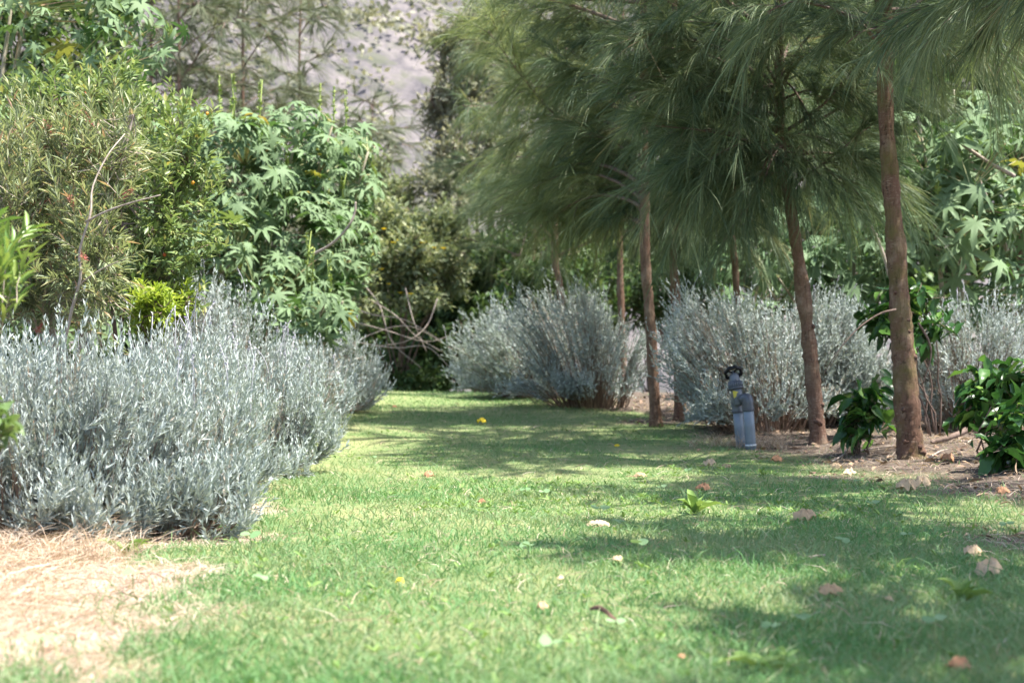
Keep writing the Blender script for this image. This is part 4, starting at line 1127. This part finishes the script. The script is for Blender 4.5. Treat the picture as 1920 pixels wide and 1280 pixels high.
# ------------------------------------------------------------------ grey standpipe with valve
def standpipe():
    d = 9.0
    s = d / F
    base = gpt(1397, d) + [0, 0, .03]
    t = thing('standpipe', 'grey plastic double standpipe with black-handled valve beside the lavender', 'standpipe', base)
    def L(px, py, dd=0):
        return W(px, py, d + dd) - base
    r = .0335
    def part(name, pts, rad, mat, sides=24, parent=None):
        return obj(name, mesh(name, *tube(pts, rad, sides)[:2], mat), parent or t)
    def prof(p0, p1, prof_):
        p0 = np.asarray(p0); p1 = np.asarray(p1)
        return np.array([p0 + (p1 - p0) * u for u, _ in prof_]), np.array([r_ for _, r_ in prof_])
    # front right pipe
    a, b_ = L(1408, 850, -.03), L(1403, 768, -.03)
    p1 = part('riser_pipe', *prof(a, b_, [(0, r), (.3, r), (.6, r), (1, r)]), 'pvc')
    pts, rr = prof(a, b_, [(.17, r + .002), (.19, r + .0035), (.215, r + .002)])
    part('glue_ring', pts, rr, 'paleglue', 24, p1)
    # back left pipe
    c, e = L(1390, 848, .11), L(1383, 772, .11)
    part('riser_pipe', *prof(c, e, [(0, r * .95), (.3, r * .95), (.6, r * .95), (1, r * .95)]), 'pvc')
    # elbows
    R_ = r * 1.08
    top = L(1402, 756, -.03)
    el1 = np.vstack([bez(b_ - [0, 0, .004], L(1402.5, 762, -.03), top, 4)[:-1], bez(top, L(1403, 740, -.03), L(1391, 751, .0), 9)])
    e1 = part('elbow', el1, [R_ * 1.04, R_ * 1.04, R_] + [R_] * 6 + [R_ * .98] * 3, 'pvc_dark')
    top2 = L(1382, 764, .11)
    el2 = np.vstack([bez(e - [0, 0, .004], L(1382.5, 768, .11), top2, 4)[:-1], bez(top2, L(1378, 744, .11), L(1386, 750, .05), 9)])
    part('elbow', el2, [R_ * 1.0, R_ * 1.0, R_ * .97] + [R_ * .97] * 9, 'pvc_mid')
    pts, rr = prof(L(1383, 773, .11), L(1382.7, 769, .11), [(0, R_ * 1.02), (.2, R_ * 1.07), (.7, R_ * 1.07), (1, R_ * 1.02)])
    part('collar', pts, rr, 'pvc_dark', 24)
    pts, rr = prof(L(1403, 770, -.03), L(1402.8, 766, -.03), [(0, R_ * 1.02), (.2, R_ * 1.09), (.7, R_ * 1.09), (1, R_ * 1.03)])
    part('collar', pts, rr, 'pvc_dark', 24)
    # slanting valve body
    v0, v1 = L(1386, 760, .03), L(1375, 699, .06)
    ax = v1 - v0
    at = lambda u: v0 + ax * u
    pts, rr = prof(v0, v1, [(0, .026), (.06, .034), (.42, .034), (.50, .036)])
    body = part('valve_body', pts, rr, 'pvc_mid')
    # nut with ribs
    pts, rr = prof(v0, v1, [(.49, .044), (.50, .050), (.54, .051), (.56, .046), (.74, .041), (.76, .036)])
    nut = part('union_nut', pts, rr, 'pvc_dark', 28)
    axn = ax / np.linalg.norm(ax)
    uu = np.cross(axn, [0, 1, 0]); uu /= np.linalg.norm(uu); vv = np.cross(axn, uu)
    A = Acc()
    for k in range(22):
        an = k * 2 * math.pi / 22
        n_ = math.cos(an) * uu + math.sin(an) * vv
        A.add(*tube(np.array([at(.56) + n_ * .0465, at(.74) + n_ * .0415]), [.0042, .0038], 5))
    obj('nut_ribs', A.mesh('nut_ribs', 'pvc_mid'), nut)
    pts, rr = prof(v0, v1, [(.75, .036), (.78, .034), (.92, .030), (.97, .022), (.99, .012), (1.06, .011)])
    part('bonnet', pts, rr, 'pvc_mid')
    # handle: scalloped black ring with spokes, tipped back
    hc = at(1.0)
    hn = axn * .72 + np.array([0, .66, .0]); hn /= np.linalg.norm(hn)
    hu = np.cross(hn, [0, 0, 1.]); hu /= np.linalg.norm(hu); hv = np.cross(hn, hu)
    ring = []
    nseg = 40
    V = []; Fc = []
    for i in range(nseg):
        an = 2 * math.pi * i / nseg
        rad = .050 + .0035 * math.cos(an * 8)
        dirv = math.cos(an) * hu + math.sin(an) * hv
        for j in range(8):
            b2 = 2 * math.pi * j / 8
            V.append(hc + dirv * (rad + .011 * math.cos(b2)) + hn * .014 * math.sin(b2))
    for i in range(nseg):
        for j in range(8):
            k = (i + 1) % nseg; l = (j + 1) % 8
            Fc.append([i * 8 + j, i * 8 + l, k * 8 + l, k * 8 + j])
    hw = obj('handwheel', mesh('handwheel', np.array(V), np.array(Fc), 'black'), t)
    for an in (.4, 1.97, 3.54, 5.11):
        dirv = math.cos(an) * hu + math.sin(an) * hv
        obj('spoke', mesh('spoke', *tube(np.array([hc, hc + dirv * .025, hc + dirv * .050]), [.008, .007, .006], 6)[:2], 'black'), hw)
    # sticker wrapped on the body, facing the camera
    V = []; n_ = 7
    for i in range(n_):
        an = -.95 + 1.1 * i / (n_ - 1)
        dirv = math.sin(an) * (-uu if uu[0] < 0 else uu) + math.cos(an) * np.array([0, -1, 0])
        dirv -= axn * dirv.dot(axn); dirv /= np.linalg.norm(dirv)
        lo = .22 + (.08 if i > 3 else 0) + .015 * i
        V += [at(lo) + dirv * .0352, at(.47 - .012 * i) + dirv * .0352]
    Fc = [[2 * i, 2 * i + 2, 2 * i + 3, 2 * i + 1] for i in range(n_ - 1)]
    obj('sticker', mesh('sticker', np.array(V), np.array(Fc), 'sticker'), body, label='torn yellow sticker')
standpipe()

# ------------------------------------------------------------------ things lying on or growing in the lawn
def dried_leaf(label, px, py, wpx, seed, mat='deadleaf', flat=1.0, cat='dead leaf', name='fallen_leaf', group='dried leaves fallen on the lawn'):
    rng = np.random.default_rng(seed)
    p = G(px, py)
    wd = wpx / F * p[1]
    n = 13; m = 7
    V = [[0, 0, 0]]; Fc = []
    k = 28
    ph = rng.random(6) * 6.28
    for j in range(1, m):
        for i in range(k):
            a = 2 * math.pi * i / k
            rad = j / (m - 1)
            lob = 1 - .14 * rad * abs(math.sin(a * 3.5 + ph[0])) ** 1.5 + .05 * math.sin(a * 9 + ph[5]) + .04 * rng.normal() * rad
            x = math.cos(a) * rad * lob * .5; y = math.sin(a) * rad * lob * .38
            z = .045 * math.sin(a * 2 + ph[1]) * rad + .06 * math.sin(a * 5 + ph[2]) * rad ** 1.5 + .055 * math.sin(a * 8 + ph[3] + rad * 6) * rad + .24 * (1 - rad ** 2.5) * (1 + .3 * math.sin(a * 3 + ph[0])) + .035 * rng.normal()
            fold = 1 - .28 * math.sin(a + ph[4]) ** 2 * rad
            V.append([x * fold, y * fold, z * flat])
    for i in range(k):
        Fc.append([0, 1 + i, 1 + (i + 1) % k])
    V[0][2] = .22 * flat
    for j in range(m - 2):
        for i in range(k):
            a = 1 + j * k + i; b_ = 1 + j * k + (i + 1) % k
            Fc += [[a, a + k, b_ + k], [a, b_ + k, b_]]
    V = np.array(V) * wd * 1.08
    V[:, 2] -= V[:, 2].min() * .5
    az = rng.normal() * .5
    c, s = math.cos(az), math.sin(az)
    V = V @ np.array([[c, s, 0], [-s, c, 0], [0, 0, 1]])
    o = thing(name, label, cat, p + [0, 0, .012], group)
    obj('blade', mesh('blade', V, np.array(Fc), mat), o)
    az = rng.random() * 6.28
    if wpx > 24:
        st = np.array([[0, 0, .02], [math.cos(az) * .5, math.sin(az) * .3, .02], [math.cos(az) * .85, math.sin(az) * .6, .008]]) * wd * [1, 1, .8]
        obj('stalk', mesh('stalk', *tube(smoothpath(st, 7), np.linspace(.0022, .0014, 7), 5)[:2], mat), o)
    return o

for i, (px, py, w_, mt, lb) in enumerate([
    (1123, 992, 46, 'deadleaf', 'flat tan dead leaf beside the tall round-leaved seedling, centre right lawn'),
    (1158, 1056, 32, 'deadleaf', 'pinkish curled dead leaf in the lawn below the flat tan one'),
    (1508, 980, 46, 'deadleaf', 'domed tan dead leaf in the shade below the standpipe'),
    (1555, 1120, 48, 'deadleaf', 'pale crumpled dead leaf in the sunny strip, lower right lawn'),
    (1664, 1132, 16, 'deadleaf', 'tiny orange leaf scrap right of the pale crumpled leaf'),
    (1852, 1082, 68, 'deadleaf', 'largest brown crumpled dead leaf near the right edge'),
    (1822, 1046, 42, 'deadleaf', 'dead leaf just behind the largest crumpled one near right edge'),
    (1700, 922, 50, 'deadleaf', 'folded tan dead leaf on the soil below the nearest trunk, left half of a pair'),
    (1728, 914, 44, 'deadleaf', 'folded tan dead leaf on the soil below the nearest trunk, right half of a pair'),
    (1318, 922, 30, 'redleaf', 'reddish crumpled dead leaf behind the broad-leaved weed'),
    (1330, 876, 30, 'deadleaf', 'pale dead leaf on the lawn in front of the standpipe'),
    (1362, 880, 18, 'deadleaf', 'small brown leaf right of the pale leaf before the standpipe'),
    (1795, 1262, 52, 'redleaf', 'long-stalked brown leaf in the shade at the bottom right'),
    (1276, 1242, 18, 'redleaf', 'small orange leaf scrap at the bottom of the lawn in shade'),
    (1051, 1094, 20, 'deadleaf', 'small pale leaf scrap in the sunny centre lawn'),
    (1017, 1148, 28, 'deadleaf', 'orange-tan curled leaf left of the dark bark strip'),
    (1568, 882, 24, 'deadleaf', 'tan leaf on the litter edge between the two near trunks, left one'),
    (1592, 894, 26, 'deadleaf', 'tan leaf on the litter edge between the two near trunks, right one'),
    (1775, 868, 34, 'redleaf', 'brown bent leaf on the soil just right of the nearest trunk'),
    (1200, 897, 34, 'deadleaf', 'thin flat straw-coloured leaf in the far shaded lawn'),
    (804, 897, 25, 'redleaf', 'russet leaf clump on the far left part of the lawn'),
    (904, 948, 20, 'redleaf', 'small orange-brown leaf in the middle of the lawn'),
    (740, 766, 10, 'redleaf', 'tiny brown leaf at the far left lawn edge'),
    (1455, 868, 26, 'redleaf', 'brown leaf at the foot of the lavender right of the standpipe'),
    (1880, 930, 30, 'redleaf', 'brown leaf in the litter below the right edge coffee plant')]):
    dried_leaf(lb, px, py, w_, 500 + i, mt, .6 if 'flat' in lb else 1.0)
for i, (px, py, w_, lb) in enumerate([(751, 1098, 20, 'yellow fallen flower in the near left lawn'), (903, 795, 22, 'orange-yellow fallen leaf far off on the lawn'), (1157, 840, 11, 'tiny yellow flower in the shaded far lawn')]):
    dried_leaf(lb, px, py, w_, 560 + i, 'yellow', 1, 'fallen flower', 'fallen_flower', 'yellow scraps fallen on the lawn')

def bark_strip():
    a, b_ = G(1105, 1160), G(1165, 1180)
    o = thing('bark_strip', 'dark curled strip of bark lying in the lower lawn', 'bark', (a + b_) / 2)
    c = (a + b_) / 2
    V = []; Fc = []
    n = 10
    for i in range(n):
        u = i / (n - 1)
        p = a + (b_ - a) * u - c
        hw = .013 * math.sin(math.pi * (.12 + .8 * u)) + .002
        for k in range(5):
            an = math.pi * k / 4
            V.append(p + np.array([0, math.cos(an) * hw, .022 + math.sin(an) * hw * .7 + .008 * math.sin(u * 5)]))
    for i in range(n - 1):
        for k in range(4):
            q0 = i * 5 + k
            Fc.append([q0, q0 + 1, q0 + 6, q0 + 5])
    obj('bark', mesh('bark', np.array(V), np.array(Fc), 'scar'), o)
bark_strip()

def broad_weed(label, px, py, n, ln, seed, up=.9):
    rng = np.random.default_rng(seed)
    p = G(px, py)
    t = thing('broadleaf_weed', label, 'weed', p)
    ml = [mesh('leaf', t_leaf(5, dr, .2)[0] * [.32, 1, 1], t_leaf()[1], 'weed', np.full(len(T_BROAD[0]), q_)) for dr, q_ in ((.1, .3), (.3, .9), (.2, .6))]
    a = np.arange(n) * 2.4 + rng.random(n)
    e = up * (.5 + .6 * rng.random(n))
    D = np.stack([np.cos(a) * np.cos(e), np.sin(a) * np.cos(e), np.sin(e)], -1)
    place_leaves(t, 'leaf', ml, np.zeros((n, 3)) + rng.normal(size=(n, 3)) * [.008, .008, 0], D, np.array([[0, 0, 1.]] * n) - D * .5, ln * (.6 + .6 * rng.random(n)), rng)
broad_weed('upright broad-leaved weed in the sunny lawn below the standpipe', 1302, 962, 9, .105, 601, 1.0)
broad_weed('light green rosette weed by the front lavender, on the dry grass edge', 232, 1040, 7, .08, 602)
broad_weed('light green leafy weed low under the front left lavender', 185, 1010, 6, .07, 603, .7)
broad_weed('spreading green weed at the bottom of the shaded lawn', 1420, 1262, 9, .07, 604, .6)
broad_weed('upright grassy weed in the right part of the sunny strip', 1800, 1125, 9, .07, 605, 1.1)

def seedlings():
    rng = np.random.default_rng(71)
    rl = [mesh('leaf', T_ROUND[0] * [1.15, 1, 1], T_ROUND[1], 'seedling', np.full(10, q_)) for q_ in (.1, .5, .9)]
    spots = [(1125, 985, 1.5, 'tallest pale round-leaved seedling, standing behind the flat tan dead leaf'), (1160, 1015, 1.1, 'round-leaved seedling between the flat tan and the pinkish curled dead leaf'),
             (1020, 936, .9, 'round-leaved seedling in the centre lawn, right one of a close pair'), (985, 930, .9, 'round-leaved seedling in the centre lawn, left one of a close pair'),
             (1415, 922, .8, 'small round-leaved seedling in the shade below the standpipe'), (1635, 962, 1, 'round-leaved seedling in shade left of the folded leaf pair under the nearest trunk'),
             (1575, 1055, 1.2, 'seedling with wide paired leaves beside the short pale stick'), (1195, 1062, 1.1, 'round-leaved seedling just right of the pinkish curled dead leaf'),
             (1885, 1005, 1, 'round-leaved seedling on the soil nearest the right edge'), (1750, 1212, 1.1, 'round-leaved seedling in the shade above the long-stalked brown leaf'),
             (1445, 1198, .8, 'round-leaved seedling in the lower shade below the pale crumpled leaf'), (1290, 895, .8, 'round-leaved seedling far back, left of the pale leaf before the standpipe'),
             (1610, 915, .9, 'round-leaved seedling at the soil edge left of the nearest trunk'), (1700, 1025, 1, 'round-leaved seedling in shade between the domed leaf and right edge leaves'),
             (990, 1045, 1, 'round-leaved seedling in the sunny lawn above the small pale scrap'), (470, 1040, 1.2, 'round-leaved seedling on the lawn just in front of the front lavender'),
             (490, 1110, 1, 'round-leaved seedling near the dry grass edge, left lawn'), (700, 870, .9, 'round-leaved seedling far left near the russet leaf clump'),
             (1155, 1204, .8, 'pale seedling just below the dark bark strip'), (1240, 925, .8, 'round-leaved seedling left of the reddish crumpled leaf'),
             (80, 1255, 1.2, 'round-leaved seedling in the dry grass at the bottom left corner'), (250, 1110, 1, 'round-leaved seedling in the middle of the dry grass'),
             (1035, 1262, 1, 'pale round-leaved seedling at the bottom centre of the lawn'), (1500, 1180, .8, 'round-leaved seedling in shade below right of the pale crumpled leaf')]
    for i, (px, py, s, lb) in enumerate(spots):
        p = G(px, py)
        t = thing('seedling', lb, 'seedling', p, 'round-leaved seedlings in the grass')
        h = (.035 + .025 * rng.random()) * s
        obj('stem', mesh('stem', *tube(np.array([[0, 0, 0], [.003, 0, h * .5], [0, .003, h]]), [.0016, .0014, .0012], 4)[:2], 'petiole'), t)
        n = 2 + int(rng.random() < .3)
        a = rng.random() * .8 - .4 + np.arange(n) * (math.pi if n == 2 else 2.1)
        D = np.stack([np.cos(a), np.sin(a), np.full(n, .12) + rng.normal(size=n) * .15], -1)
        place_leaves(t, 'leaf', rl, np.array([[0, 0, h]] * n), D, np.array([[0, -.25, 1.]] * n) + rng.normal(size=(n, 3)) * .2, (.020 + .010 * rng.random(n)) * s, rng)
seedlings()
